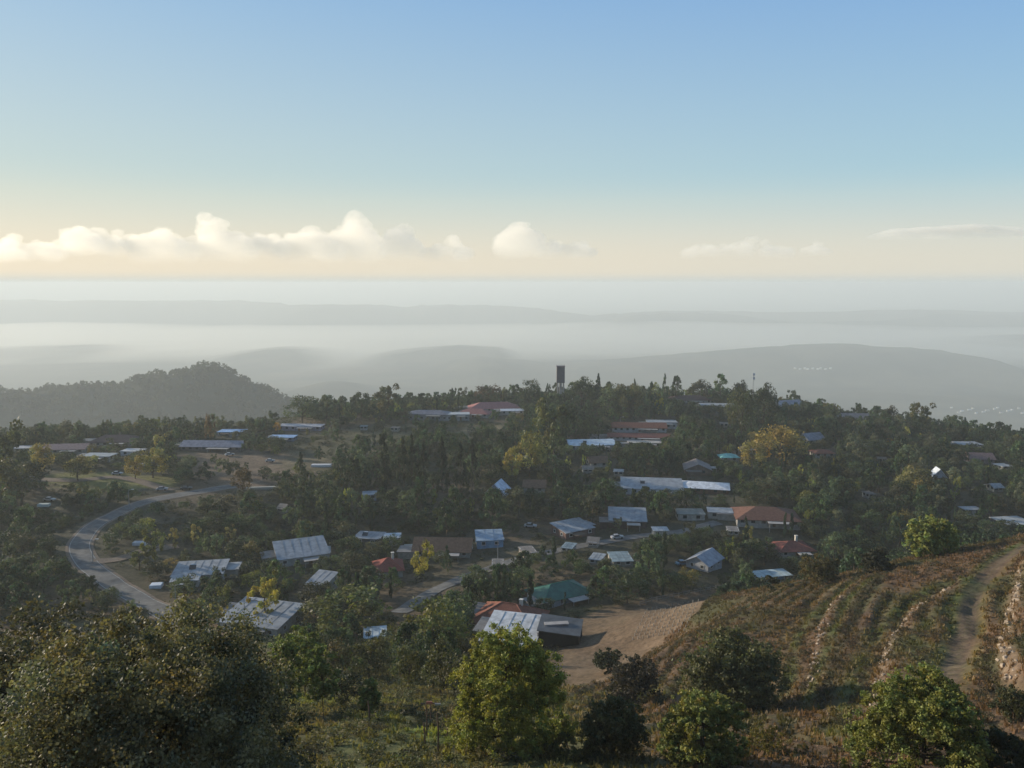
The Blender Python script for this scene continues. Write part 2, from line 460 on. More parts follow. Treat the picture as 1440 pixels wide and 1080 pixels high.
M_CAR = mat('car_paint', (0.6, 0.6, 0.6), 0.3, 0.5, obj_color=True)
M_RUB = mat('rubber', (0.02, 0.02, 0.02), 0.9, 0.1)
M_TARP = mat('tarp', (0.5, 0.5, 0.5), 0.6, 0.3, 0.15, 1.5, obj_color=True)

# ------------------------------------------------------------------ ground
def axis(lo, hi, f0, f1, step, g):
    c = list(np.arange(f0, f1, step))
    s, v = step, f1
    while v < hi: c.append(v); s *= g; v += s
    c.append(hi)
    s, v = step, f0 - step; left = []
    while v > lo: left.append(v); s *= g; v -= s
    left.append(lo)
    return np.array(left[::-1] + c)

GX = axis(-70000, 70000, -42, 105, 0.8, 1.05)
GY = axis(-300, 70000, 28, 165, 0.72, 1.028)
X, Y = np.meshgrid(GX, GY)
Z = ground_z(X, Y)

FIELD = [tuple(hit(a, b, h_base)[:2]) for a, b in [(60,668),(140,662),(250,672),(235,685),(150,690),(80,684)]]
BARE = [tuple(hit(a, b, h_base)[:2]) for a, b in [(250,640),(330,632),(420,640),(480,650),(430,680),(350,690),(270,672)]]
SLOPE = [tuple(hit(a, b, h_base)[:2]) for a, b in [(400,620),(520,600),(640,596),(720,596),(715,640),(600,660),(480,668),(400,660)]]

def cover(X, Y):
    X = np.asarray(X, float); Y = np.asarray(Y, float)
    C = np.zeros(X.shape + (3,))
    r = np.hypot(X, Y)
    def lay(color, w):
        C[...] = C * (1 - w[..., None]) + np.array(color) * w[..., None]
    one = np.ones(X.shape)
    lay((0.135, 0.088, 0.055), one)
    n1 = fbm(X, Y, 9, 60, 4); n2 = fbm(X, Y, 3.5, 70, 3); n3 = fbm(X, Y, 30, 80, 3)
    lay((0.075, 0.080, 0.036), smooth(-0.02, 0.34, n1) * .85)            # dull olive scrub grass
    lay((0.165, 0.115, 0.068), smooth(0.12, 0.42, n2) * 0.8)       # bare reddish soil
    # light grass strip in the near left
    g = np.exp(-((Y - 78 + 0.35 * (X + 8)) / 6) ** 2) * smooth(-40, -30, X) * (1 - smooth(-2, 6, X))
    lay((0.13, 0.16, 0.035), np.clip(g * smooth(-0.25, 0.2, n1 + 0.1), 0, 1))
    g = np.exp(-((X - 14) / 7) ** 2 - ((Y - 92) / 5) ** 2) + np.exp(-((X - 26) / 4) ** 2 - ((Y - 56) / 3) ** 2)
    lay((0.12, 0.15, 0.035), np.clip(g, 0, 1) * 0.8)
    near = (Y > 35) & (Y < 175) & (X > 0) & (X < 130)
    xn, yn = X[near], Y[near]
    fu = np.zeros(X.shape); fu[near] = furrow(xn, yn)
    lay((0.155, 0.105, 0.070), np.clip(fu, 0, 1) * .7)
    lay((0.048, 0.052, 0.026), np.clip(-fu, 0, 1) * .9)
    left = smooth(14, 2, X) * (1 - smooth(150, 170, Y))
    lay((0.14, 0.145, 0.06), left * (.5 + .5 * smooth(-.2, .3, n2)))
    nl = (Y > 35) & (Y < 120) & (X > -45) & (X < 10)
    gd = np.full(X.shape, 99.); gd[nl] = dist_line(X[nl], Y[nl], GREENLINE)
    lay((0.17, 0.22, 0.05), np.exp(-(gd / 2.2) ** 2) * np.clip(.6 + n1, 0, 1))
    def strip(L, off, wd, color, amt=0.8):
        d = dist_line(xn, yn, L, True)
        w = np.zeros(X.shape); w[near] = np.exp(-((d - off) / wd) ** 2) * amt * (0.55 + 0.9 * np.clip(n2[near] + 0.4, 0, 1))
        lay(color, np.clip(w, 0, 1))
    GREEN = (0.085, 0.105, 0.035); STRAW = (0.23, 0.18, 0.09)
    strip(TRACK, 0, 0.72, (0.17, 0.125, 0.09), 1.0)
    strip(TRACK, 0, 0.25, (0.12, 0.10, 0.05), 0.8); strip(TRACK, 1.7, 0.7, GREEN); strip(TRACK, -1.6, 0.4, (0.15, 0.13, 0.04), 0.5); strip(TRACK, .55, .2, (.11, .08, .06), .8); strip(TRACK, -.55, .2, (.11, .08, .06), .8)
    strip(STONE_A, 0, 0.35, (0.22, 0.16, 0.11), 0.7); strip(STONE_A, 2.4, 1.2, GREEN); strip(STONE_A, -3, 1.2, GREEN, 0.6)
    strip(STONE_B, 0, 0.5, (0.22, 0.16, 0.11), 0.7)
    strip(STONE_C, 0, 0.4, (0.20, 0.14, 0.10), 0.6)
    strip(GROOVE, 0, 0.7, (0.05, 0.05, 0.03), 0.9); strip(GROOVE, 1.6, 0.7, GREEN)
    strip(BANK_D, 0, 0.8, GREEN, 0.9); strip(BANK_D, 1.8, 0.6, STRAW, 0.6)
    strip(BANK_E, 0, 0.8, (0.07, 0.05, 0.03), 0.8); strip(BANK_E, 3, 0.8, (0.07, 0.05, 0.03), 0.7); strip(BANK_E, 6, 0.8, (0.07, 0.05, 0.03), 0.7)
    y_ = in_poly(X, Y, YARD_W).astype(float)
    lay((0.18, 0.13, 0.085), y_ * (0.8 + 0.4 * np.clip(n1, -0.5, 0.5)))
    # village floor
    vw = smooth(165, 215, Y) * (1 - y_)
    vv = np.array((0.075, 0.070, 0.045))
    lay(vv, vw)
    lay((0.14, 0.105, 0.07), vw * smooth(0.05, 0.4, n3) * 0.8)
    lay((0.17, 0.165, 0.055), in_poly(X, Y, FIELD) * 1.0)
    lay((0.22, 0.16, 0.11), in_poly(X, Y, BARE) * 0.9)
    lay((0.12, 0.105, 0.055), in_poly(X, Y, SLOPE) * (0.6 + 0.4 * smooth(-0.2, 0.3, n3)))
    fd = dist_line(X, Y, FOOT); lay((0.26, 0.21, 0.13), np.exp(-(fd / 2.2) ** 2) * 0.8)
    # far country: fields and woods

    fw = smooth(700, 1300, r)
    lay((0.085, 0.080, 0.050), fw)
    lay((0.035, 0.044, 0.030), fw * (1 - smooth(1750, 2100, Y)))
    n5 = fbm(X, Y, 260, 90, 4); n6 = fbm(X, Y, 1100, 95, 4)
    lay((0.035, 0.042, 0.028), fw * smooth(-0.05, 0.25, n5))
    lay((0.17, 0.14, 0.095), fw * smooth(0.15, 0.35, n6) * smooth(PLAIN + 60, PLAIN + 10, ZG) if False else fw * smooth(0.18, 0.4, n6) * 0.6)
    return C

def grid_object(name, GX, GY, Zg, m, col=None):
    ny, nx = Zg.shape
    V = np.stack([np.broadcast_to(GX, (ny, nx)), np.broadcast_to(GY[:, None], (ny, nx)), Zg], -1).astype(np.float32)
    me = bpy.data.meshes.new(name)
    me.vertices.add(nx * ny); me.vertices.foreach_set('co', V.reshape(-1))
    i = (np.arange(ny - 1)[:, None] * nx + np.arange(nx - 1)).reshape(-1)
    q = np.stack([i, i + 1, i + 1 + nx, i + nx], -1).astype(np.int32)
    me.loops.add(q.size); me.loops.foreach_set('vertex_index', q.reshape(-1))
    me.polygons.add(len(q)); me.polygons.foreach_set('loop_start', np.arange(0, q.size, 4, dtype=np.int32))
    me.polygons.foreach_set('loop_total', np.full(len(q), 4, np.int32))
    me.polygons.foreach_set('use_smooth', np.ones(len(q), bool))
    me.materials.append(m); me.update(calc_edges=True)
    if col is not None:
        c = np.ones((ny, nx, 4), np.float32); c[..., :3] = col
        a = me.color_attributes.new('col', 'FLOAT_COLOR', 'POINT'); a.data.foreach_set('color', c.reshape(-1))
    return link(name, me)

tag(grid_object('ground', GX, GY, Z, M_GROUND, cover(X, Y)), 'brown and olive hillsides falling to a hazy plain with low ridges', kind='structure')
ZMIN = float(Z.min())
print('ground', X.shape, 'lowest', ZMIN)

def ribbon(name, L, w, m, lift, label, n=5, w_fn=None):
    V, Fc = [], []
    L = np.asarray(L)
    T = np.gradient(L, axis=0); T /= np.linalg.norm(T, axis=1)[:, None]
    N = np.c_[-T[:, 1], T[:, 0]]
    ss = np.linspace(-1, 1, n)
    P = L[:, None, :] + N[:, None, :] * (ss[None, :, None] * w / 2)
    # sit above the highest ground under the strip so the coarse ground sheet never pokes through
    zc = grid_z(P[..., 0], P[..., 1])
    zz = zc + lift
    for i in range(len(L)):
        for j in range(n): V.append((P[i, j, 0], P[i, j, 1], zz[i, j]))
    for j in (0, n - 1):      # skirts
        pass
    for i in range(len(L) - 1):
        for j in range(n - 1):
            a = i * n + j; Fc.append((a, a + n, a + n + 1, a + 1))
    me = bpy.data.meshes.new(name); me.from_pydata(V, [], Fc); me.materials.append(m)
    o = link(name, me); tag(o, label, kind='structure'); return o

def grid_z(x, y):
    """height of the ground sheet itself (bilinear)"""
    x = np.asarray(x, float); y = np.asarray(y, float)
    i = np.clip(np.searchsorted(GX, x) - 1, 0, len(GX) - 2); j = np.clip(np.searchsorted(GY, y) - 1, 0, len(GY) - 2)
    tx = (x - GX[i]) / (GX[i + 1] - GX[i]); ty = (y - GY[j]) / (GY[j + 1] - GY[j])
    a = Z[j, i] * (1 - tx) + Z[j, i + 1] * tx; b = Z[j + 1, i] * (1 - tx) + Z[j + 1, i + 1] * tx
    return a * (1 - ty) + b * ty

ribbon('road', ROAD, 6.0, M_ASPH, 0.16, 'grey two-lane road curving round the left side of the village', 9)
T_ = np.gradient(ROAD, axis=0); T_ /= np.linalg.norm(T_, axis=1)[:, None]; N_ = np.c_[-T_[:, 1], T_[:, 0]]
ribbon('road_shoulder', ROAD + N_ * 3.45, .8, M_TRACK, 0.12, 'pale gravel shoulder on the inside of the road bend', 3)
ribbon('road_shoulder', ROAD - N_ * 3.45, .8, M_TRACK, 0.12, 'pale gravel shoulder on the outside of the road bend', 3)
for off in (-2.7, 2.7):
    ribbon('road_edge_line', ROAD + N_ * off, 0.22, M_LINE, 0.18, 'worn pale edge line painted along the curving road', 2)
ribbon('lane', ROAD2, 4.6, M_ASPH, 0.16, 'grey lane climbing to the right between the lower houses', 7)
ribbon('driveway', DRIVE, 4.5, M_TRACK, 0.20, 'pale driveway leaving the road bend', 5)
ribbon('upper_lane', LANE, 5, M_TRACK, 0.16, 'pale dirt lane beside the lit grass field', 5)

# ------------------------------------------------------------------ landmarks placed by what they stand on
occl = []          # (x0,y0,x1,y1,Y) photo boxes of things that stay in view
foot = []          # (x,y,r) footprints
LAND = []          # (short name, world x, y, px, py)

def place(px, py):
    for k in range(0, 40, 2):
        p = hit(px, py + k, None, 18.0, 640.0)
        if p is not None: break
    return np.array([p[0], p[1], float(grid_z(p[0], p[1]))])

def window(parent, x, y, z, w, h, rz, fine):
    """a window on a wall whose outward direction is rz-90deg; pane is a sub-part of the frame"""
    ca, sa = math.cos(rz), math.sin(rz)
    f = MB()
    if fine:
        t = 0.09
        f.box((0, -0.03, h / 2 - t / 2), (w, 0.1, t)).box((0, -0.03, -h / 2 + t / 2), (w, 0.1, t))
        f.box((-w / 2 + t / 2, -0.03, 0), (t, 0.1, h - 2 * t)).box((w / 2 - t / 2, -0.03, 0), (t, 0.1, h - 2 * t))
        fo = f.build('window', M_FRAME, parent, (x, y, z)); fo.rotation_euler = (0, 0, rz)
        MB().box((0, -0.015, 0), (w - 2 * t, 0.04, h - 2 * t)).build('pane', M_GLASS, fo)
        MB().box((0, -0.1, -h / 2 - 0.04), (w + 0.2, 0.24, 0.07)).build('sill', M_CONC, fo)
    else:
        fo = MB().box((0, -0.02, 0), (w, 0.08, h)).build('window', M_GLASS, parent, (x, y, z)); fo.rotation_euler = (0, 0, rz)
    return fo

def house(px, py, wpx, kind, label, short=None, rz=0.0, depth=None, wall=(0.55, 0.53, 0.48), roof=(0.62, 0.62, 0.62), h=2.9, slope=0.0,
          storeys=1, chimney=False, tank=False, cat='house', name='house', shape=None, dz=0.0, keep=True, rise=None):
    p = place(px, py)
    Yd = p[1]; w = wpx * Yd / F * 1.0
    dep = depth or min(max(w * 0.6, 6), 12)
    h = h * 0.84; w = w * 0.94; wall = tuple(c * 0.6 for c in wall)
    root = link(name, None, None, (p[0], p[1], p[2] - 0.3 + dz)); root.rotation_euler = (0, 0, R(rz))
    tag(root, label, cat)
    H = h * storeys + 0.3
    fine = Yd < 265
    a, b = w / 2, dep / 2
    wl_ = MB()
    if kind in ('gable', 'aframe'):
        rs = rise or (2.0 if kind == 'gable' else 4.2)
        wl_.add([(-a, -b, -1.5), (a, -b, -1.5), (a, b, -1.5), (-a, b, -1.5), (-a, -b, H), (a, -b, H), (a, b, H), (-a, b, H)],
                [(0, 1, 5, 4), (2, 3, 7, 6), (3, 2, 1, 0)])
        n = len(wl_.v); wl_.add([(-a, 0, H + rs - 0.1), (a, 0, H + rs - 0.1)], [])
        wl_.f += [(3, 0, 4, n, 7), (1, 2, 6, n + 1, 5)]
    else:
        wl_.box((0, 0, (H - 1.5) / 2), (w, dep, H + 1.5))
    wo = wl_.build('wall', M_WALL, root); wo.color = (*wall, 1)
    e = 0.6; t = 0.16
    rm = M_TILE if (roof[0] > roof[2] * 1.6) else M_ROOF
    r = MB()
    if kind == 'flat':
        A, B = a + e * 0.5, b + e * 0.5; s = slope * dep
        r.add([(-A, -B, H + 0.004), (A, -B, H + 0.004), (A, B, H + s), (-A, B, H + s), (-A, -B, H + t), (A, -B, H + t), (A, B, H + s + t), (-A, B, H + s + t)],
              [(3, 2, 1, 0), (4, 5, 6, 7), (0, 1, 5, 4), (1, 2, 6, 5), (2, 3, 7, 6), (3, 0, 4, 7)])
        top = H + t + s / 2
        if s > 0.2:     # wall under the raised rear edge
            g = MB().add([(-a, -b + .01, H - .01), (-a, b, H - .01), (-a, b, H + s - .01), (a, -b + .01, H - .01), (a, b, H - .01), (a, b, H + s - .01)],
                         [(0, 2, 1), (3, 4, 5), (1, 2, 5, 4), (0, 3, 5, 2)]).build('gable_wall', M_WALL, root)
            g.color = (*wall, 1)
    elif kind in ('gable', 'aframe'):
        A, B = a + e, b + e; k = rs / b; ze = H - e * k
        for sg in (-1, 1):
            r.add([(-A, sg * B, ze), (A, sg * B, ze), (A, 0, H + rs), (-A, 0, H + rs),
                   (-A, sg * B, ze + t), (A, sg * B, ze + t), (A, 0, H + rs + t), (-A, 0, H + rs + t)],
                  [(3, 2, 1, 0), (4, 5, 6, 7), (0, 1, 5, 4), (1, 2, 6, 5), (3, 0, 4, 7)])
        top = H + rs * 0.6
    else:  # hip
        rs = rise or min(3.0, b * 0.55)
        A, B = a + e, b + e; rl = max(a - b, 0.3); k = rs / b; ze = H - e * k * 0.8
        r.add([(-A, -B, ze), (A, -B, ze), (A, B, ze), (-A, B, ze), (-rl, 0, H + rs), (rl, 0, H + rs),
               (-A, -B, ze - .12), (A, -B, ze - .12), (A, B, ze - .12), (-A, B, ze - .12)],
              [(0, 1, 5, 4), (1, 2, 5), (2, 3, 4, 5), (3, 0, 4), (9, 8, 7, 6), (6, 7, 1, 0), (7, 8, 2, 1), (8, 9, 3, 2), (9, 6, 0, 3)])
        top = H + rs * 0.5
        if fine:
            rd = MB().tube((-rl, 0, H + rs + .03), (rl, 0, H + rs + .03), .12, .12)
            for sx in (-1, 1):
                for sy in (-1, 1): rd.tube((sx * rl, 0, H + rs + .02), (sx * A, sy * B, ze + .03), .1, .1, 5)
    ro = r.build('roof', rm, root); ro.color = (*roof, 1)
    if kind == 'hip' and fine:
        q = rd.build('ridge_tiles', M_TILE, ro); q.color = (min(1, roof[0] * 1.5), roof[1] * 1.6, roof[2] * 1.6, 1)
    if kind == 'flat' and fine and rm is M_ROOF:      # raised sheet joints
        sm = MB(); k = max(3, int(w / 2.2))
        for i in range(1, k):
            x = -a + i * w / k; s = slope * dep
            sm.add([(x - .05, -b, H + t), (x + .05, -b, H + t), (x + .05, b, H + t + s), (x - .05, b, H + t + s),
                    (x - .05, -b, H + t + .06), (x + .05, -b, H + t + .06), (x + .05, b, H + t + s + .06), (x - .05, b, H + t + s + .06)],
                   [(4, 5, 6, 7), (0, 1, 5, 4), (1, 2, 6, 5), (2, 3, 7, 6), (3, 0, 4, 7)])
        q = sm.build('sheet_joint', M_ROOF, ro); q.color = (roof[0] * .8, roof[1] * .8, roof[2] * .8, 1); q['kind'] = 'stuff'
    if chimney:
        ch = MB().box((a * 0.35, b * 0.2, top + 0.9), (0.7, 0.7, 2.6)).box((a * 0.35, b * 0.2, top + 2.3), (0.9, 0.9, 0.2))
        q = ch.build('chimney', M_WALL, ro); q.color = (0.6, 0.57, 0.5, 1)
    if tank:
        x0 = -a * 0.3
        tk = MB().tube((x0 - .6, b * .1, top + 0.75), (x0 + .6, b * .1, top + 0.75), .3, .3, 8)
        q = tk.build('water_tank', M_ROOF, ro); q.color = (0.7, 0.7, 0.7, 1)
        MB().add([(x0 - .9, b * .1 - 1.6, top + .12), (x0 + .9, b * .1 - 1.6, top + .12), (x0 + .9, b * .1 - .4, top + .9), (x0 - .9, b * .1 - .4, top + .9),
                  (x0 - .9, b * .1 - 1.6, top), (x0 + .9, b * .1 - 1.6, top), (x0 + .9, b * .1 - .4, top + .8), (x0 - .9, b * .1 - .4, top + .8)],
                 [(0, 1, 2, 3), (7, 6, 5, 4), (0, 4, 5, 1), (1, 5, 6, 2), (2, 6, 7, 3), (3, 7, 4, 0)]).build('solar_panel', M_GLASS, ro)
    if w > 11 and kind in ('flat', 'hip', 'gable') and rise != 1.0:
        sg = 1 if (px * 3) % 2 else -1; ww, wd, wh = w * .34, dep * .55, H * .86
        x0, y0 = sg * (a + ww * .5 - 1.2), (b * .35 if px % 3 else -b * .55)
        q = MB().box((x0, y0, (wh - 1.5) / 2), (ww, wd, wh + 1.5)).build('wing_wall', M_WALL, root); q.color = (*[c * .85 for c in wall], 1)
        q = MB().box((x0, y0, wh + .1), (ww + .7, wd + .7, .18)).build('wing_roof', M_ROOF, root)
        q.color = ((.30, .31, .32, 1) if px % 2 else (.2, .19, .18, 1))
        x0 = -sg * a * .3
        q = MB().box((x0, -b - 1.6, H * .84), (w * .36, 3.0, .12))
        for sx in (-1, 1): q.tube((x0 + sx * w * .16, -b - 2.9, -1.2), (x0 + sx * w * .16, -b - 2.9, H * .84), .08, .08, 5)
        q.build('porch', M_WOOD if px % 2 else M_CONC, root)
    # openings on the walls that face the viewer
    for st in range(storeys):
        zc = 0.3 + h * st + 1.6
        n = max(2, int(w / 3.2))
        dpos = n // 2 if st == 0 else -1
        for i in range(n):
            x = -a + (i + 0.5) * w / n
            if i == dpos and n > 2:
                d = MB().box((x, -b - .03, 0.3 + 1.05), (1.0, .1, 2.1)).build('door', M_DOOR, root)
                if fine: MB().box((x + .36, -b - .11, 1.35), (.05, .06, .16)).build('handle', M_METAL, d)
            else:
                window(root, x, -b, zc, 1.3 if shape != 'arch' else 0.9, 1.1 if shape != 'arch' else 1.7, 0, fine)
        for sx in (-1, 1):
            if kind == 'aframe': continue
            for yy in (-b * .45, b * .45):
                window(root, sx * a, yy, zc, 1.1, 1.1, math.pi / 2 * sx, fine)
    # keep the view open
    hp = H + (rise or 2)
    tp = proj(p[0], p[1], p[2] + hp * 0.85)[1]
    if keep: occl.append((px - wpx * .37, tp, px + wpx * .37, py - (py - tp) * 0.78, Yd))
    foot.append((p[0], p[1], max(a, b) + 1.5))
    if short: LAND.append((short, p[0], p[1], px, (py + tp) / 2))
    return root

WHT, GRY, BLU = (0.28, 0.30, 0.32), (0.22, 0.24, 0.26), (0.24, 0.32, 0.40)
RED, DRED, BRN = (0.30, 0.095, 0.055), (0.20, 0.08, 0.055), (0.17, 0.10, 0.065)
# near row
house(722, 903, 84, 'flat', 'low house under grey and white metal roof sheets beside the brown yard', 'the grey sheet-roofed house by the yard', rz=-14, depth=12, roof=(.55,.56,.56), slope=.10, wall=(.2,.13,.1))
house(716, 880, 100, 'hip', 'broad dull red tiled hip roof with pale chimney behind the grey sheet roof', 'the red hip-roofed house by the yard', rz=-20, depth=11, roof=DRED, chimney=True)
house(786, 843, 84, 'hip', 'pale blue house with tall narrow windows under a green metal roof', 'the green-roofed house', rz=28, depth=8.5, roof=(.035,.13,.10), wall=(.52,.58,.62), shape='arch', rise=2.0)
house(368, 880, 104, 'flat', 'wide white-roofed house half hidden by a yellow tree, lowest on the left', 'the lowest wide white roof', rz=-16, depth=11, roof=WHT, slope=.12)
house(528, 905, 32, 'flat', 'small pale blue roofed shed among the mid slope trees', 'the small pale shed', rz=10, depth=5, roof=(.5,.58,.62), cat='shed', name='shed')
house(283, 812, 74, 'flat', 'white flat-roofed house with a stepped roof right of the road bend', 'the stepped white roof by the road bend', rz=10, depth=10, roof=WHT, tank=True, slope=.06)
house(262, 822, 40, 'flat', 'low white-roofed annex in front of the stepped roof by the road bend', None, rz=12, depth=5, roof=WHT, h=2.2, cat='annex', name='annex', slope=.05)
house(453, 829, 32, 'flat', 'small bright square white roof left of the red hip roof', 'the small square white roof', rz=-18, depth=7, roof=WHT, slope=.2)
house(546, 806, 42, 'hip', 'small house with a bright red pyramid roof beside the yellow poplar', 'the red pyramid roof', rz=12, depth=8, roof=(.24,.07,.055), chimney=True)
house(424, 786, 76, 'flat', 'long house under a tilted white roof on the left middle slope', 'the tilted long white roof', rz=24, depth=11, roof=WHT, slope=.2)
house(452, 783, 26, 'flat', 'small flat pale porch roof at the right end of the tilted white roof', None, rz=14, depth=5, roof=(.55,.56,.54), h=2.4, cat='porch', name='porch', slope=.04)
house(520, 763, 40, 'flat', 'pair of low white roof pieces on a dark house above the red pyramid roof', 'the low dark house with white roof pieces', rz=-8, depth=7, roof=WHT, wall=(.15,.15,.16), tank=True)
house(552, 764, 24, 'flat', 'narrow pale roof between the dark low house and the long brown roof', None, rz=6, depth=5, roof=(.5,.55,.6))
house(624, 778, 86, 'gable', 'long house with a wide brown tiled roof and pale walls', 'the long brown tiled roof', rz=-3, depth=10, roof=BRN, wall=(.5,.48,.42), rise=2.6)
house(688, 765, 40, 'flat', 'small house with white roof and bright blue wall beside the long brown roof', 'the blue-walled small house', rz=6, depth=8, roof=BLU, wall=(.3,.5,.72), slope=.12)
house(805, 751, 54, 'flat', 'house with a white kite-shaped roof above the curving lane', 'the kite-shaped white roof', rz=32, depth=9, roof=WHT, slope=.12, wall=(.25,.16,.14))
house(882, 737, 56, 'flat', 'house with a plain white tilted roof and brown side wall', 'the plain white tilted roof above the lane', rz=-6, depth=9.5, roof=WHT, slope=.22, wall=(.16,.11,.1))
house(928, 754, 22, 'flat', 'tiny pale hut right of the lane end', None, rz=0, depth=4, roof=(.5,.5,.5), cat='hut', name='hut')
house(1012, 727, 36, 'flat', 'short white roof left of the big brown hip roof', 'the short white roof left of the big brown hip roof', rz=-10, depth=6, roof=WHT)
house(1076, 732, 92, 'hip', 'large house with a low brown hip roof right of the white roofs', 'the big brown hip roof', rz=-8, depth=14, roof=(.17,.085,.06), rise=2.6)
house(1112, 778, 54, 'hip', 'house with a flat red tiled roof deep in the right hand trees', 'the flat red roof above the blue shed', rz=5, depth=9, roof=(.2,.07,.055), chimney=True, rise=1.6)
house(990, 797, 48, 'gable', 'small white-walled house in the trees left of the blue shed', 'the small white-walled house', rz=50, depth=7, roof=(.3,.32,.36), wall=(.6,.62,.66))
house(1084, 816, 54, 'flat', 'long blue-walled shed with pale roof just behind the ridge', 'the blue shed behind the ridge', rz=12, depth=5, roof=(.42,.5,.5), wall=(.2,.34,.5), h=2.4, cat='shed', name='shed')
house(700, 697, 34, 'aframe', 'steep white A-frame house front among dark trees', 'the white A-frame', rz=75, depth=7, roof=(.55,.6,.68), wall=(.6,.62,.68), rise=3.2)
house(752, 690, 32, 'gable', 'house with a plain brown roof right of the white A-frame', 'the brown roof beside the A-frame', rz=-4, depth=8, roof=BRN)
house(520, 702, 20, 'flat', 'tiny blue and white cabin alone on the dark slope', 'the tiny blue cabin', rz=8, depth=5, roof=BLU, wall=(.4,.52,.7), cat='cabin', name='cabin')
house(916, 691, 92, 'flat', 'long white house with a wide white roof and row of pale walls', 'the long white house', rz=-7, depth=12, roof=WHT, wall=(.62,.64,.68), slope=.14, tank=True)
house(988, 690, 76, 'hip', 'house with a low white roof and reddish brown walls beside the long white house', 'the white roof with brown walls', rz=-14, depth=11, roof=(.64,.66,.68), wall=(.24,.13,.09), rise=1.0)
house(980, 664, 38, 'gable', 'small brown gabled house facing the viewer above the white roofs', 'the small brown gable', rz=82, depth=11, roof=(.2,.17,.16), wall=(.3,.22,.17), rise=2.4)
house(1024, 648, 26, 'hip', 'small house with turquoise roof beside the brown gable', 'the turquoise roof', rz=0, depth=6, roof=(.2,.5,.45), rise=1.2)
house(898, 605, 80, 'gable', 'two-storey white house with a red roof high on the village hill', 'the two-storey white house', rz=-4, depth=11, roof=DRED, wall=(.62,.62,.64), storeys=1, rise=2.0)
house(930, 601, 44, 'flat', 'white flat-roofed block joined to the right of the red-roofed white house', None, rz=-2, depth=8, roof=WHT, wall=(.62,.63,.66), h=4.2)
house(898, 618, 92, 'gable', 'long low house with dark red roof and white wall band below the two-storey house', 'the long low dark red roof', rz=-5, depth=8, roof=(.2,.075,.06), wall=(.58,.58,.6), h=2.4, rise=1.3)
house(832, 630, 72, 'flat', 'wide low house with a pale blue grey roof under the upper trees', 'the pale blue grey roof', rz=5, depth=11, roof=(.44,.53,.6), slope=.08, tank=True)
house(906, 628, 50, 'flat', 'low beige roof to the right of the pale blue grey roof', None, rz=-3, depth=6, roof=(.42,.38,.33))
house(1140, 622, 30, 'gable', 'grey gabled house above the big golden tree', 'the grey gable behind the golden tree', rz=20, depth=9, roof=(.2,.21,.24), rise=2.6)
house(1156, 642, 30, 'hip', 'small dull red roof right of the golden tree', None, rz=0, depth=7, roof=DRED, rise=1.2)
house(1008, 574, 50, 'flat', 'white flat roof on the skyline right of centre', 'the white flat roof on the skyline', rz=-4, depth=9, roof=WHT, wall=(.5,.5,.5))
house(968, 566, 62, 'hip', 'dark brown hip roof on the skyline left of a white flat roof', 'the dark hip roof on the skyline', rz=3, depth=12, roof=(.14,.09,.08), rise=2.6)
house(1106, 566, 42, 'gable', 'white gabled house poking out on the right skyline', 'the white gable on the right skyline', rz=20, depth=9, roof=(.25,.25,.28), wall=(.62,.62,.62), h=4)
house(1202, 590, 40, 'gable', 'pale house with a row of windows on the falling skyline', 'the pale house on the falling skyline', rz=-10, depth=8, roof=(.25,.2,.18), wall=(.5,.48,.44), h=3.6)
house(1360, 630, 34, 'flat', 'low white roof near the right edge of the village', 'the low white roof near the right edge', rz=0, depth=8, roof=WHT)
house(1376, 650, 34, 'gable', 'pinkish house below the low white roof at the right edge', None, rz=-8, depth=8, roof=(.22,.14,.13), wall=(.4,.32,.3))
house(1424, 742, 46, 'flat', 'grey roofed shed just above the ridge at the right edge', 'the grey shed at the right edge', rz=8, depth=9, roof=(.36,.38,.38), wall=(.2,.2,.2), cat='shed', name='shed')
house(1318, 676, 16, 'aframe', 'small white pointed tent-like hut among the right trees', 'the white pointed hut', rz=80, depth=5, roof=(.6,.66,.72), wall=(.6,.66,.72), rise=3, cat='hut', name='hut')
house(1364, 724, 26, 'flat', 'tiny white-topped outhouse below the pinkish house', None, rz=4, depth=4, roof=WHT, cat='outhouse', name='outhouse')
house(604, 589, 60, 'hip', 'grey block of a house on the skyline left of the pink roofs', 'the grey skyline house', rz=-6, depth=11, roof=(.17,.17,.2), wall=(.34,.36,.38), h=4.6, rise=1.6)
house(644, 590, 34, 'flat', 'square pale grey house under the pink roofs', None, rz=4, depth=8, roof=(.4,.42,.43), wall=(.4,.43,.44), h=4.4)
house(694, 577, 74, 'hip', 'large house with a broad pinkish red hip roof on the skyline', 'the broad pinkish roof', rz=8, depth=14, roof=(.34,.15,.14), wall=(.4,.38,.36), rise=3)
house(668, 585, 46, 'hip', 'smaller pink tiled roof in front of the broad pinkish roof', None, rz=-12, depth=10, roof=(.30,.13,.12), rise=2.2)
house(720, 582, 34, 'flat', 'blue grey flat roof at the right of the pinkish roofs', None, rz=5, depth=8, roof=(.4,.44,.5))
house(424, 604, 66, 'flat', 'long house with small windows and lavender walls above the fallow field', 'the long lavender house', rz=-4, depth=8, roof=(.42,.42,.45), wall=(.33,.32,.42))
house(398, 619, 38, 'flat', 'small blue sheet roof below the long lavender house', 'the small blue roof', rz=-2, depth=7, roof=(.25,.4,.62), wall=(.2,.25,.33), h=2.4)
house(327, 612, 38, 'flat', 'blue painted roof peeping above the long grey roof', None, rz=0, depth=8, roof=(.25,.42,.66))
house(302, 632, 92, 'gable', 'long low house with a slate grey roof above the bare dirt', 'the long grey roof', rz=-3, depth=10, roof=(.22,.22,.26), wall=(.22,.2,.2), rise=2)
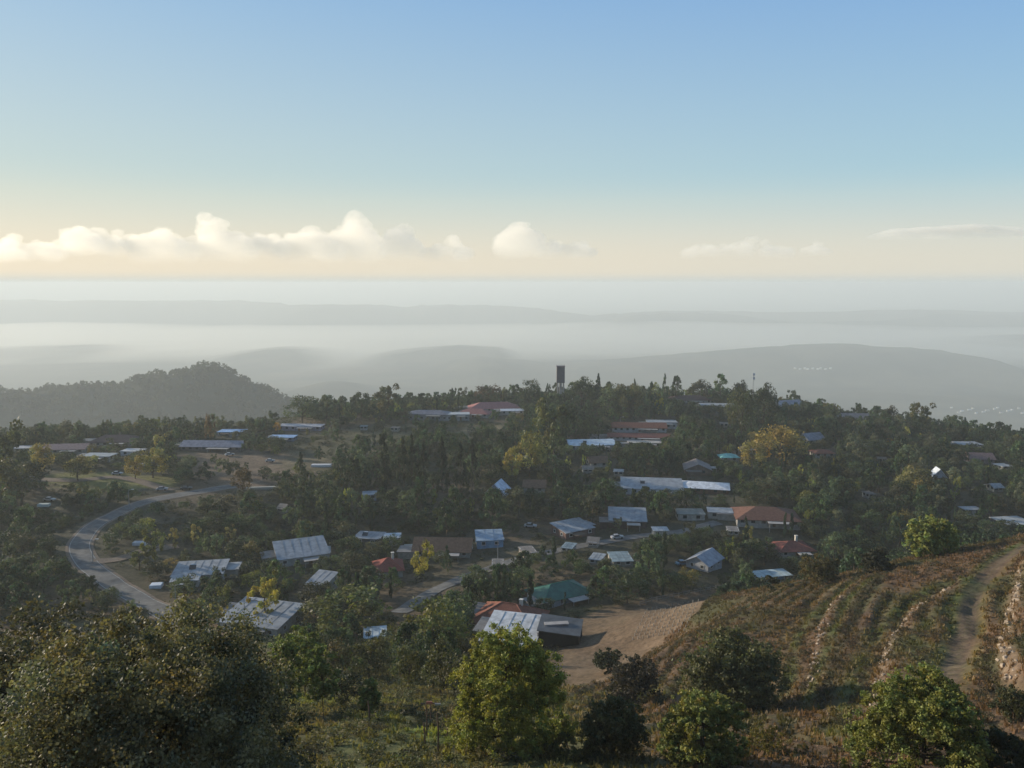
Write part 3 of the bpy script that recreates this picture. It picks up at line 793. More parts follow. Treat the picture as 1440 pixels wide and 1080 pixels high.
house(164, 625, 68, 'hip', 'house with a dark brown hip roof at the left end of the village', 'the dark brown hip roof on the left', rz=4, depth=12, roof=(.12,.075,.065), rise=2.6)
house(188, 640, 30, 'flat', 'white walled box house right of the dark brown hip roof', 'the white box house', rz=-6, depth=6, roof=(.5,.5,.5), wall=(.6,.62,.66), h=2.8)
house(96, 636, 60, 'gable', 'low pale pinkish roofed house at the far left', 'the low pinkish house at the far left', rz=6, depth=10, roof=(.30,.20,.18), rise=1.6)
house(140, 647, 44, 'flat', 'grey green flat-roofed hut in the yellowing trees on the left', None, rz=-4, depth=7, roof=(.3,.33,.34), cat='hut', name='hut')
house(38, 636, 30, 'flat', 'pale strip-roofed shed nearest the left edge', None, rz=0, depth=6, roof=(.42,.42,.42), cat='shed', name='shed')
house(840, 655, 28, 'gable', 'small brown roof among the trees left of the brown gable', None, rz=10, depth=7, roof=BRN)
house(1060, 637, 44, 'gable', 'low tan roof left of the golden tree', None, rz=16, depth=7, roof=(.25,.2,.16), rise=1.2)
house(970, 729, 40, 'flat', 'dull olive flat roof above the small white-walled house', None, rz=-3, depth=7, roof=(.2,.2,.17))
SHEDS = [(700, 800, 16, 'flat', 'small grey shed under the trees left of the curving lane'), (742, 782, 20, 'flat', 'low stone coloured shed above the curving lane'),
 (800, 776, 16, 'flat', 'small sandy shed below the kite-shaped white roof'), (835, 768, 14, 'gable', 'tiny sandy hut on the lane below the kite-shaped roof'),
 (872, 792, 30, 'flat', 'long turquoise grey shed above the green-roofed house'), (840, 792, 18, 'flat', 'small pale store left of the long turquoise shed'),
 (1030, 752, 16, 'flat', 'pale garden shed below the short white roof'), (870, 668, 14, 'flat', 'small white shed above the long white house'),
 (826, 664, 14, 'gable', 'tiny hut with grey roof below the pale blue grey roof'), (742, 648, 10, 'flat', 'small pale box of a shed in the centre grove'),
 (1018, 600, 12, 'flat', 'narrow white shed right of the two-storey white house'), (556, 606, 12, 'flat', 'pale store at the foot of the skyline grove'),
 (512, 604, 10, 'flat', 'white pump house below the tall loose skyline tree'), (575, 778, 12, 'flat', 'small grey lean-to at the left end of the long brown roof'),
 (400, 720, 10, 'gable', 'lonely pale hut on the dark slope left of the tiny blue cabin'), (1240, 650, 12, 'flat', 'pale shed deep in the right slope trees'),
 (1222, 700, 12, 'flat', 'small white shed in the dark lower right slope'), (1398, 690, 14, 'gable', 'small brown roofed shed near the right edge above the grey shed'),
 (1410, 660, 18, 'flat', 'long pale terrace shed at the right edge'), (930, 690, 10, 'flat', 'white annex in front of the long white house')]
for px, py, w_, kd, lb in SHEDS:
    house(px, py, w_, kd, lb, None, rz=float((px * 7) % 40 - 20), depth=w_ * .2 + 2, roof=[(.3,.32,.33), (.22,.19,.16), (.2,.26,.28)][px % 3], wall=[(.5,.47,.4), (.4,.42,.42), (.45,.4,.33)][py % 3], h=2.3, rise=1.0, cat='shed', name='shed')
# ------------------------------------------------------------------ black netted lean-to beside the grey sheet roof
p = place(788, 905)
nt_ = link('shade_shelter', None, None, p - (0, 0, .2)); nt_.rotation_euler = (0, 0, R(-10))
tag(nt_, 'black netted shade shelter at the right end of the grey sheet roof', 'shelter')
a, b, hh = 4.2, 3.6, 4.3
MB().add([(-a, -b, 0), (a, -b, 0), (a, b, 0), (-a, b, 0), (-a * .96, -b, hh), (a * .97, -b, hh * .86), (a, b, hh * .9), (-a, b, hh * 1.05)],
         [(0, 1, 5, 4), (1, 2, 6, 5), (2, 3, 7, 6), (3, 0, 4, 7)]).build('net', M_NET, nt_)
q = MB().add([(-a - .2, -b - .3, hh + .02), (a + .2, -b - .3, hh * .87 + .02), (a + .2, b + .3, hh * .92), (-a - .2, b + .3, hh * 1.07),
              (-a - .2, -b - .3, hh + .16), (a + .2, -b - .3, hh * .87 + .16), (a + .2, b + .3, hh * .92 + .14), (-a - .2, b + .3, hh * 1.07 + .14)],
             [(3, 2, 1, 0), (4, 5, 6, 7), (0, 1, 5, 4), (1, 2, 6, 5), (2, 3, 7, 6), (3, 0, 4, 7)]).build('roof', M_ROOF, nt_)
q.color = (.09, .095, .10, 1)
for sx in (-1, 1):
    MB().tube((sx * (a + .05), -b - .08, 0), (sx * (a * .98 + .05), -b - .08, hh * .9), .1, .1).build('post', M_WOOD, nt_)
MB().box((-a * .2, 0, hh + .2), (5, 1.4, .25), .3).build('folded_tarp', M_CONC, nt_)
occl.append((758, 864, 816, 900, p[1])); foot.append((p[0], p[1], 6))
LAND.append(('the black shade shelter', p[0], p[1], 788, 885))

# ------------------------------------------------------------------ water tower, mast, lamps
p = place(788, 566)
wt = link('water_tower', None, None, p); tag(wt, 'tall dark square water tower standing above the village trees', 'tower')
hh = p[1] * (proj(*p)[1] - 515) / F * 1.02
m = MB()
for sx in (-1, 1):
    for sy in (-1, 1):
        MB().box((sx * 2.0, sy * 2.0, (hh * .55 - 1) / 2), (.8, .8, hh * .55 + 1)).build('leg', M_CONC, wt)
MB().box((0, 0, hh * .27), (1.8, 1.8, hh * .54)).build('stair_shaft', M_CONC, wt)
m = MB().box((0, 0, hh * .775), (5.4, 5.4, hh * .45))
m.build('tank', M_DARKC, wt)
MB().box((0, 0, hh - .05), (5.8, 5.8, .35)).build('roof_slab', M_DARKC, wt)
rl = MB()
for k in range(4):
    c, s = math.cos(k * math.pi / 2), math.sin(k * math.pi / 2)
    rl.box((2.75 * c, 2.75 * s, hh + .9), (.08, 5.5, .08) , k * math.pi / 2)
    rl.tube((2.75 * c - 2.75 * s, 2.75 * s + 2.75 * c, hh), (2.75 * c - 2.75 * s, 2.75 * s + 2.75 * c, hh + 1), .05, .05)
rl.build('railing', M_METAL, wt)
occl.append((780, 510, 796, 548, p[1])); LAND.append(('the water tower', p[0], p[1], 788, 535))

p = place(1058, 574)
ms = link('antenna_mast', None, None, p); tag(ms, 'thin lattice antenna mast on the skyline right of centre', 'mast')
hh = p[1] * (574 - 524) / F
lt = MB()
for k in range(3):
    t = k * 2.094; lt.tube((.6 * math.cos(t), .6 * math.sin(t), 0), (.2 * math.cos(t), .2 * math.sin(t), hh), .07, .05, 5)
    for j in range(16):
        z0, z1 = hh * j / 16, hh * (j + 1) / 16; r0, r1 = .6 - .4 * j / 16, .6 - .4 * (j + 1) / 16; t2 = t + 2.094
        lt.tube((r0 * math.cos(t), r0 * math.sin(t), z0), (r1 * math.cos(t2), r1 * math.sin(t2), z1), .03, .03, 4)
lt.build('lattice', M_METAL, ms)
for j, z in enumerate((.97, .86)): MB().box((0, -.45, hh * z), (1.4, .3, 1.6)).build('antenna_panel', M_ROOF, ms).color = (.6, .6, .6, 1)

def lamp_post(px, py, label, h=7):
    p = place(px, py)
    o = link('street_lamp', None, None, p); tag(o, label, 'street lamp', 'street lamps in the village')
    MB().tube((0, 0, -.2), (0, 0, h), .11, .06, 8).build('pole', M_METAL, o)
    MB().tube((0, 0, h - .05), (1.3, 0, h + .3), .05, .04, 6).build('arm', M_METAL, o)
    q = MB().box((1.6, 0, h + .3), (.8, .3, .16)).build('lamp_head', M_ROOF, o); q.color = (.7, .7, .68, 1)
for px, py, lb in [(131, 792, 'grey street lamp on the inner kerb of the road bend'), (248, 862, 'grey street lamp by the lower end of the road near the oak'),
                   (345, 884, 'street lamp in front of the lowest wide white roof'), (182, 716, 'street lamp where the road straightens above the bend'),
                   (872, 604, 'pale lamp pole left of the two-storey white house'), (700, 790, 'street lamp on the lane below the blue-walled small house')]:
    lamp_post(px, py, lb)

# ------------------------------------------------------------------ cars
def car(px, py, color, rz, label):
    p = place(px, py)
    o = link('parked_car', None, None, p + (0, 0, .18)); o.rotation_euler = (0, 0, R(rz)); tag(o, label, 'car', 'parked cars in the village')
    L, W = 2.15, .86
    prof = [(-L, .35), (-L, .85), (-L * .72, .95), (L * .45, .95), (L, .78), (L, .35)]
    V = [(x, s * W, z) for s in (-1, 1) for x, z in prof]; n = len(prof)
    q = MB().add(V, [tuple(range(n))[::1], tuple(range(n, 2 * n))[::-1]] + [(i, n + i, n + (i + 1) % n, (i + 1) % n) for i in range(n)]).build('body', M_CAR, o)
    color = tuple(c * .55 for c in color); q.color = (*color, 1)
    c0 = [(-L * .7, .955), (L * .4, .955)]; c1 = [(-L * .5, 1.4), (L * .12, 1.4)]
    V = [(c0[0][0], -W * .94, .955), (c0[1][0], -W * .94, .955), (c0[1][0], W * .94, .955), (c0[0][0], W * .94, .955),
         (c1[0][0], -W * .8, 1.4), (c1[1][0], -W * .8, 1.4), (c1[1][0], W * .8, 1.4), (c1[0][0], W * .8, 1.4)]
    MB().add(V, [(0, 1, 5, 4), (1, 2, 6, 5), (2, 3, 7, 6), (3, 0, 4, 7)]).build('windows', M_GLASS, o)
    q = MB().box(((c1[0][0] + c1[1][0]) / 2, 0, 1.43), (1.3, 1.36, .06)).build('roof', M_CAR, o); q.color = (*color, 1)
    for sx in (-1, 1):
        for sy in (-1, 1): MB().tube((sx * L * .6, sy * (W - .12), .32), (sx * L * .6, sy * (W + .04), .32), .33, .33, 10).build('wheel', M_RUB, o)
    foot.append((p[0], p[1], 4)); x_, y_ = proj(*p)
    occl.append((px - 9, py - 7, px + 9, py + 2, p[1]))
for a in [(228, 690, (.5,.5,.52), 10, 'silver car parked where the road meets the field'),
          (262, 689, (.06,.06,.08), 15, 'black car right of the silver one above the road'),
          (165, 668, (.5,.55,.62), 5, 'pale blue car behind the lit grass field'), (323, 641, (.6,.6,.6), 30, 'white van-like car in front of the long grey roof'),
          (868, 758, (.62,.62,.64), 15, 'white car parked on the lane below the plain tilted roof'), (746, 742, (.6,.6,.6), -10, 'white car left of the kite-shaped roof'),
          (380, 650, (.62,.62,.62), 3, 'white car at the edge of the fallow field'), (70, 705, (.5,.5,.5), -5, 'light car half way down the left slope'),
          (960, 795, (.1,.25,.4), 20, 'blue car left of the small white-walled house')]:
    car(*a)
# white sheets and tanks lying on the left slopes
for px, py, w, d, cl, lb in [(62, 712, 4, 2, (.5,.55,.5), 'pale sheet lying on the slope at the far left'), (200, 655, 5, 2, (.6,.6,.6), 'white sheet on the ground below the white box house'),
                      (452, 656, 9, 3, (.55,.55,.55), 'long white plastic sheet on the fallow field'), (372, 688, 14, 1.5, (.38,.36,.3), 'long pale retaining wall below the bare dirt'),
                      (197, 766, 4, 2, (.55,.57,.6), 'white cover beside the driveway'), (220, 826, 3, 2.5, (.6,.65,.7), 'small white tank left of the stepped white roof')]:
    p = place(px, py); q = MB().box((0, 0, .45), (w, d, .9)).box((0, 0, .95), (w * .96, d * .9, .1)).build('low_wall' if 'wall' in lb else 'covered_pile', M_TARP, None, p)
    q.color = (*cl, 1); q.rotation_euler = (0, 0, R(px % 17 - 8)); tag(q, lb, 'low wall' if 'wall' in lb else 'covered pile'); foot.append((p[0], p[1], w * .6)); occl.append((px - 8, py - 5, px + 8, py + 1, p[1]))

# ------------------------------------------------------------------ trees
rng = np.random.default_rng(7)

def leaf_quads(C, Rr, n, size, squash=0.85, shell=0.55, tint=0.25, rg=rng, droop=0.0):
    """leaf clumps: n quads around each centre C[k] with radius Rr[k]"""
    C = np.asarray(C); K = len(C)
    idx = rg.integers(0, K, n) if np.isscalar(n) else np.repeat(np.arange(K), n)
    N = len(idx)
    d = rg.normal(size=(N, 3)); d /= np.linalg.norm(d, axis=1)[:, None]
    rad = np.asarray(Rr)[idx] * (shell + (1 - shell) * rg.random(N)) * (0.75 + 0.5 * rg.random(N))
    P = C[idx] + d * rad[:, None] * np.array([1, 1, squash])
    nrm = d + 0.8 * rg.normal(size=(N, 3)); nrm /= np.linalg.norm(nrm, axis=1)[:, None]
    t = np.cross(nrm, rg.normal(size=(N, 3))); t /= np.linalg.norm(t, axis=1)[:, None] + 1e-9
    b = np.cross(nrm, t)
    s = size * (0.6 + 0.8 * rg.random(N))
    t *= (s * 0.5)[:, None]; b *= (s * 0.36)[:, None]
    V = np.stack([P - t, P - b * .9, P + t, P + b], 1)
    ct = 1 + tint * rg.normal(size=K)[idx] + 0.18 * rg.normal(size=N)
    hue = 0.10 * rg.normal(size=K)[idx]
    col = np.clip(np.stack([ct * (1 + hue), ct, ct * (1 - hue)], 1), 0.25, 2.2)
    return V, col

def tube_quads(pts, rad, n=6):
    """tapered tube through pts as loose quads"""
    Q = []
    pts = [Vector(p) for p in pts]
    rings = []
    for i, p in enumerate(pts):
        d = (pts[min(i + 1, len(pts) - 1)] - pts[max(i - 1, 0)]).normalized()
        q = d.to_track_quat('Z', 'Y')
        rings.append([p + q @ Vector((rad[i] * math.cos(2 * math.pi * k / n), rad[i] * math.sin(2 * math.pi * k / n), 0)) for k in range(n)])
    for a, b in zip(rings[:-1], rings[1:]):
        for k in range(n): Q.append([a[k], a[(k + 1) % n], b[(k + 1) % n], b[k]])
    return np.array([[tuple(v) for v in q] for q in Q])

def crown_points(kind, K, rg):
    """clump centres and radii in a unit tree: height 1, crown about 1 wide before scaling"""
    C, Rr = [], []
    while len(C) < K:
        h = rg.random(); a = rg.random() * 2 * math.pi; q = math.sqrt(rg.random())
        if kind == 'oak':
            z = 0.25 + 0.62 * h; r = 0.40 * math.sqrt(max(0.02, 1 - ((z - 0.50) / 0.42) ** 2)); rr = 0.11 + 0.07 * rg.random(); q = 0.35 + 0.65 * q
        elif kind == 'bush':
            z = 0.12 + 0.70 * h; r = 0.42 * math.sqrt(max(0.02, 1 - ((z - 0.25) / 0.68) ** 2)); rr = 0.12 + 0.08 * rg.random(); q = 0.35 + 0.65 * q
        elif kind == 'pine':
            z = 0.28 + 0.64 * h; r = 0.42 * (1 - ((z - 0.28) / 0.74) ** 1.6) + 0.05; rr = 0.07 + 0.07 * rg.random() * (1.2 - h); q = 0.25 + 0.75 * q
        elif kind == 'fullpine':
            z = 0.06 + 0.88 * h; r = (0.43 if z < .4 else 0.43 * (1 - ((z - .4) / .66) ** 1.8)) * (0.8 + 0.2 * min(1, z / .2)) + .02; rr = 0.07 + 0.07 * rg.random(); q = 0.35 + 0.65 * q
        elif kind == 'spruce':
            z = 0.12 + 0.84 * h; r = 0.40 * (1 - (z - 0.12) / 0.88) ** 0.9; rr = 0.035 + 0.09 * (1 - z); q = 0.4 + 0.6 * q
        elif kind == 'cypress':
            z = 0.06 + 0.88 * h; r = 0.36 * math.sin(math.pi * min(1, (0.12 + 0.88 * (1 - z)))) ** 0.7 * (0.5 + 0.5 * (1 - z)); rr = 0.10; q = q * 0.8
        elif kind == 'poplar':
            z = 0.14 + 0.78 * h; r = 0.36 * math.sin(math.pi * (1 - z) ** 0.75) + 0.04; rr = 0.06 + 0.06 * rg.random()
        elif kind == 'gum':
            z = 0.32 + 0.60 * h; r = 0.40 * math.sqrt(max(0.05, 1 - ((z - 0.62) / 0.40) ** 2)); rr = 0.06 + 0.07 * rg.random()
        else:
            z = 0.3 + 0.6 * h; r = 0.4; rr = 0.1
        C.append((r * q * math.cos(a), r * q * math.sin(a), z)); Rr.append(rr)
    C, Rr = np.array(C), np.array(Rr)
    # lopsided outline
    an = np.arctan2(C[:, 1], C[:, 0]); ph = rg.random(3) * 6.28
    k = 1 + 0.16 * np.sin(2 * an + ph[0] + 3 * C[:, 2]) + 0.12 * np.sin(3 * an + ph[1]) + 0.10 * np.sin(9 * C[:, 2] + ph[2])
    C[:, 0] *= k; C[:, 1] *= k
    return C, Rr

def trunk_quads(kind, C, rg, thick=0.022, limbs=7):
    Qs = []
    top = 0.80 if kind in ('pine', 'fullpine', 'spruce', 'cypress', 'poplar', 'gum') else 0.5
    w = rg.normal(size=(4, 2)) * 0.018
    P = [(0, 0, -0.03), (w[0][0], w[0][1], top * .35), (w[1][0], w[1][1], top * .7), (w[2][0], w[2][1], top)]
    Qs.append(tube_quads(P, [thick * 1.25, thick, thick * .7, thick * .3], 7))
    idx = rg.choice(len(C), min(limbs, len(C)), replace=False)
    for i in idx:
        c = C[i]; z0 = min(top * .95, max(0.15, c[2] * (0.55 if kind in ('oak', 'bush') else 0.82)))
        a = np.array([0, 0, z0]); m = a * .5 + c * .5 + np.array([0, 0, .02])
        Qs.append(tube_quads([a, m, c], [thick * .5, thick * .34, thick * .12], 5))
    return np.concatenate(Qs)

SPEC = dict(oak=(26, 0.85), bush=(22, 0.7), pine=(34, 0.55), spruce=(34, 0.45), cypress=(22, 0.9), poplar=(26, 0.8), gum=(26, 0.7))
def make_proto(kind, seed, n, size, K=None):
    rg = np.random.default_rng(seed)
    C, Rr = crown_points(kind, K or SPEC[kind][0], rg)
    V, col = leaf_quads(C, Rr, n, size, rg=rg, tint=0.28)
    T = trunk_quads(kind, C, rg)
    return V, col, T

PROTO = {}
for kind in SPEC:
    for s in range(3):
        PROTO[kind, s] = make_proto(kind, 100 + s * 13 + len(kind) * 7, 2200, 0.05)
PM = {}      # meshes: (kind, s) -> crown mesh, trunk mesh, joined mesh
for key, (V, col, T) in PROTO.items():
    joined_V = np.concatenate([V, T]); jc = np.concatenate([col, np.ones((len(T), 3))])
    PM[key] = (quad_mesh('crown', V, col, [M_FOL]), quad_mesh('trunk', T, None, [M_BARK]),
               quad_mesh('tree', joined_V, jc, [M_FOL, M_BARK], np.r_[np.zeros(len(V)), np.ones(len(T))]))

TONES = {  # base colours of foliage
 'pine': [(0.040, 0.062, 0.026), (0.050, 0.072, 0.028), (0.034, 0.052, 0.026)],
 'spruce': [(0.030, 0.048, 0.026), (0.034, 0.055, 0.03)],
 'cypress': [(0.022, 0.036, 0.020), (0.027, 0.042, 0.022)],
 'oak': [(0.050, 0.064, 0.028), (0.060, 0.070, 0.032), (0.044, 0.058, 0.024), (0.065, 0.060, 0.032)],
 'bush': [(0.055, 0.066, 0.030), (0.070, 0.070, 0.035), (0.045, 0.055, 0.026)],
 'poplar': [(0.26, 0.21, 0.045), (0.20, 0.19, 0.05), (0.16, 0.17, 0.045)],
 'gum': [(0.075, 0.088, 0.045), (0.062, 0.080, 0.040), (0.085, 0.085, 0.05)],
}
KNAME = {'pine': ('pine_tree', 'pine'), 'spruce': ('conifer_tree', 'conifer'), 'cypress': ('cypress_tree', 'cypress'), 'oak': ('broadleaf_tree', 'broadleaf tree'),
         'bush': ('shrub', 'shrub'), 'poplar': ('poplar_tree', 'poplar'), 'gum': ('airy_tree', 'airy tree')}

TREES = []    # dict(kind, x, y, z, h, w, tone, label)
def want_tree(kind, x, y, h, w, tone=None, label=None, s=None):
    z = float(grid_z(x, y))
    TREES.append(dict(kind=kind, x=x, y=y, z=z, h=h, w=w, tone=tone, label=label, s=s))

def tree_px(kind, cx, top, bot, wpx, tone=None, label=None, s=None):
    """a tree whose crown spans these photo rows, standing where its foot meets the ground"""
    p = place(cx, bot); h = (bot - top) * p[1] / F * 1.05; w = wpx * p[1] / F * (1.4 if kind == 'poplar' else 1.1)
    if tone is not None: tone = tuple(c * k for c, k in zip(tone, (1.4, 1.3, 1.1)))
    want_tree(kind, p[0], p[1], h, w, tone, label, s)

# trees one can name
YEL, GLD = (0.30, 0.24, 0.05), (0.26, 0.19, 0.06)
tree_px('poplar', 592, 755, 812, 32, (0.27, 0.25, 0.05), 'tall yellow green poplar beside the red pyramid roof')
tree_px('poplar', 720, 628, 680, 30, (0.22, 0.19, 0.06), 'golden tree at the foot of the tall grove above the A-frame')
tree_px('oak', 745, 605, 672, 50, (0.14, 0.14, 0.045), 'big yellow green tree in the centre grove, left half')
tree_px('gum', 778, 560, 655, 62, (0.075, 0.09, 0.04), 'tall dark crowned tree topping the centre grove')
tree_px('oak', 1096, 594, 655, 82, (0.20, 0.16, 0.055), 'big golden tree in the middle of the right slope')
tree_px('oak', 1062, 618, 665, 46, (0.17, 0.15, 0.055), 'smaller yellowish tree on the left shoulder of the big golden tree')
tree_px('gum', 1188, 632, 668, 28, (0.16, 0.16, 0.09), 'pale greenish tree right of the golden tree')
tree_px('oak', 1285, 655, 702, 52, (0.13, 0.125, 0.055), 'olive yellow tree below the pinkish house')
tree_px('poplar', 374, 814, 880, 38, (0.24, 0.22, 0.055), 'yellow poplar in front of the lowest wide white roof')
tree_px('poplar', 385, 800, 850, 30, (0.17, 0.17, 0.05), 'greener poplar just behind the yellow one at the lowest white roof')
tree_px('oak', 483, 827, 898, 128, (0.085, 0.10, 0.034), 'wide domed green tree right of the lowest white roof', 0)
tree_px('oak', 610, 838, 925, 96, (0.095, 0.11, 0.036), 'round green tree left of the grey sheet-roofed house', 1)
tree_px('gum', 218, 742, 800, 34, (0.11, 0.12, 0.05), 'loose green tree above the stepped white roof')
tree_px('gum', 196, 768, 802, 40, (0.10, 0.11, 0.05), 'low airy tree between the driveway and the stepped roof')
tree_px('poplar', 246, 742, 772, 14, (0.20, 0.18, 0.08), 'first of the slim pale poplars on the dark slope')
tree_px('poplar', 275, 736, 768, 14, (0.22, 0.2, 0.1), 'second of the slim pale poplars on the dark slope')
tree_px('poplar', 324, 736, 766, 18, (0.17, 0.16, 0.08), 'third and widest of the pale poplars on the dark slope')
tree_px('cypress', 542, 604, 692, 34, (.02, .03, .018), 'tall dark cypress left of the row of conifers')
for i, (cx, tp, bt) in enumerate([(568, 622, 690), (580, 618, 692), (596, 628, 690), (622, 622, 694), (648, 630, 694), (664, 626, 692)]):
    tree_px('spruce', cx, tp - 8, bt, 27, (.022, .032, .02), ['first', 'second', 'third', 'fourth', 'fifth', 'sixth'][i] + ' dark conifer of the row above the brown tiled roof, counted from the tall cypress')
tree_px('pine', 498, 640, 700, 34, None, 'dark pine left of the tall cypress')
tree_px('oak', 342, 655, 694, 32, (0.07, 0.05, 0.03), 'dark reddish round tree at the road top')
tree_px('gum', 296, 583, 628, 18, (0.10, 0.07, 0.04), 'russet slim tree behind the long grey roof')
tree_px('oak', 95, 590, 618, 20, None, 'round dark tree on the left skyline above the pinkish house')
for i, (cx, tp) in enumerate([(120, 597), (147, 590), (158, 589)]):
    tree_px('spruce', cx, tp, 622, 9, None, ['small dark conifer left of the pair on the left skyline', 'left one of the pair of dark conifers on the left skyline', 'right one of the pair of dark conifers on the left skyline'][i])
tree_px('oak', 60, 622, 668, 30, (0.18, 0.15, 0.06), 'yellowing tree before the pinkish house at the far left')
tree_px('oak', 215, 630, 672, 44, (0.16, 0.15, 0.05), 'yellow topped tree below the white box house')
tree_px('oak', 190, 640, 674, 26, (0.17, 0.14, 0.05), 'golden bush-like tree left of the yellow topped tree')
tree_px('oak', 110, 640, 676, 40, (0.13, 0.12, 0.05), 'yellow green tree behind the lit grass field')
tree_px('gum', 12, 592, 690, 66, (0.045, 0.055, 0.03), 'tall dark tree mass at the left edge')
tree_px('oak', 30, 640, 712, 70, (0.05, 0.055, 0.03), 'broad dark tree at the left edge below the tall one')
tree_px('oak', 390, 594, 608, 12, (0.35, 0.20, 0.04), 'small bright orange tree above the small blue roof')
tree_px('oak', 425, 556, 596, 52, None, 'domed dark tree left on the centre skyline')
tree_px('gum', 460, 556, 596, 38, None, 'loose tree right of the domed dark tree on the skyline')
tree_px('gum', 508, 552, 596, 30, None, 'tall loose tree on the skyline, left of the highest pair')
tree_px('gum', 548, 542, 592, 44, (0.06, 0.065, 0.035), 'highest feathery tree of the left skyline')
tree_px('oak', 688, 540, 566, 50, (0.06, 0.045, 0.03), 'dark umbrella tree over the broad pinkish roof')
tree_px('oak', 747, 534, 572, 32, None, 'round dark tree left of the water tower')
tree_px('oak', 818, 530, 574, 44, None, 'dense round tree right of the water tower')
tree_px('spruce', 841, 526, 572, 18, None, 'layered conifer rising right of the water tower')
tree_px('oak', 862, 540, 580, 50, None, 'wide dark tree below the layered conifer')
tree_px('cypress', 892, 532, 572, 9, None, 'thin cypress on the skyline above the two-storey white house')
tree_px('spruce', 870, 542, 574, 10, None, 'small pointed conifer left of the thin cypress')
tree_px('oak', 885, 540, 582, 44, (0.085, 0.09, 0.045), 'lighter green skyline tree above the two-storey white house')
tree_px('cypress', 914, 537, 590, 20, None, 'broad dark cypress behind the two-storey white house')
tree_px('poplar', 928, 560, 584, 12, (0.28, 0.26, 0.05), 'small yellow tree right of the broad dark cypress')
tree_px('spruce', 934, 526, 572, 14, None, 'slim tall conifer left of the dark hip roof on the skyline')
tree_px('pine', 951, 528, 566, 20, None, 'umbrella pine behind the dark hip roof on the skyline')
tree_px('oak', 984, 528, 560, 40, None, 'flat topped tree behind the dark hip roof on the skyline')
tree_px('pine', 1012, 524, 566, 28, None, 'dark tall tree above the white flat roof on the skyline')
tree_px('oak', 1040, 534, 570, 20, None, 'rounded tree left of the antenna mast')
tree_px('oak', 1074, 538, 600, 40, None, 'large dark tree right of the antenna mast')
tree_px('oak', 1042, 544, 612, 44, (0.05, 0.062, 0.028), 'large dark tree left of and below the antenna mast')
tree_px('gum', 1294, 566, 610, 34, (0.07, 0.075, 0.035), 'tallest tree on the right falling skyline')
tree_px('oak', 1250, 570, 604, 26, None, 'round tree left of the tallest one on the right skyline')
tree_px('oak', 620, 895, 980, 60, (0.055, 0.062, 0.034), 'grey green bushy tree in the middle dip', 2)
tree_px('oak', 575, 905, 975, 55, (0.062, 0.070, 0.038), 'rounded olive coloured tree left of the bushy one in the middle dip', 0)
tree_px('oak', 640, 915, 985, 56, (0.055, 0.06, 0.036), 'dark bushy tree beside the near pine in the middle dip', 1)
tree_px('oak', 520, 892, 955, 64, (0.065, 0.07, 0.036), 'soft grey green tree above the dark round one', 2)
tree_px('oak', 470, 895, 950, 50, (0.075, 0.066, 0.036), 'brownish tree behind the airy saplings', 1)
tree_px('oak', 488, 938, 992, 58, (0.018, 0.026, 0.016), 'very dark round tree in the middle dip', 0)
tree_px('oak', 430, 880, 945, 60, (0.085, 0.10, 0.035), 'light green tree behind the airy saplings', 2)
tree_px('oak', 350, 878, 930, 70, (0.045, 0.055, 0.03), 'dim tree below the lowest wide white roof', 0)
tree_px('oak', 560, 872, 930, 44, (0.07, 0.08, 0.036), 'green tree right of the small pale shed', 1)

# scatter through the village
def scatter_density(px, py, x, y):
    if y > 452 and px < 425: return 0.0
    if y < 168: return 0.9 if (385 < px < 668 and y > 108 and py > 880) else 0.0
    if in_poly(px, py, [(395,612),(520,597),(640,594),(722,596),(700,640),(600,622),(540,640),(480,655),(400,655)]): return 0.14
    if in_poly(px, py, [(235,636),(330,628),(420,640),(480,648),(430,672),(340,690),(270,672)]): return 0.16
    if in_poly(px, py, [(40,655),(240,668),(260,700),(150,700),(40,690)]): return 0.12
    if in_poly(px, py, [(520,650),(690,650),(690,722),(520,722)]): return 0.3
    if px < 110 and py > 690: return 0.6
    if in_poly(px, py, [(200,705),(420,690),(420,740),(300,745),(190,752)]): return 0.5
    return 1.0

road_pts = []
for Ln in (ROAD, LANE, DRIVE, ROAD2):
    for q in Ln[::2]:
        zz = float(grid_z(q[0], q[1])); a_, b_ = proj(q[0], q[1], zz)
        road_pts.append((a_, b_, q[1], q[0]))
road_pts = np.array(road_pts); N_ROADVIS = len(ROAD[::2]) + len(LANE[::2]) + len(DRIVE[::2]) + int(len(ROAD2[::2]) * .25)
OC = np.array(occl); FT = np.array(foot)
tries = 0; placed = [(t['x'], t['y'], t['w'] * .5) for t in TREES]
cell = {}
def cell_add(x, y, r): cell.setdefault((int(x // 12), int(y // 12)), []).append((x, y, r))
for q in placed: cell_add(*q)
N_TRY = 15000
ysmp = np.sqrt(rng.random(N_TRY) * (600 ** 2 - 105 ** 2) + 105 ** 2)
xsmp = (rng.random(N_TRY) * 2 - 1) * (ysmp * 0.70 + 12)
zsmp = grid_z(xsmp, ysmp)
kindn = fbm(xsmp, ysmp, 60, 130, 3); tallr = rng.random(N_TRY)
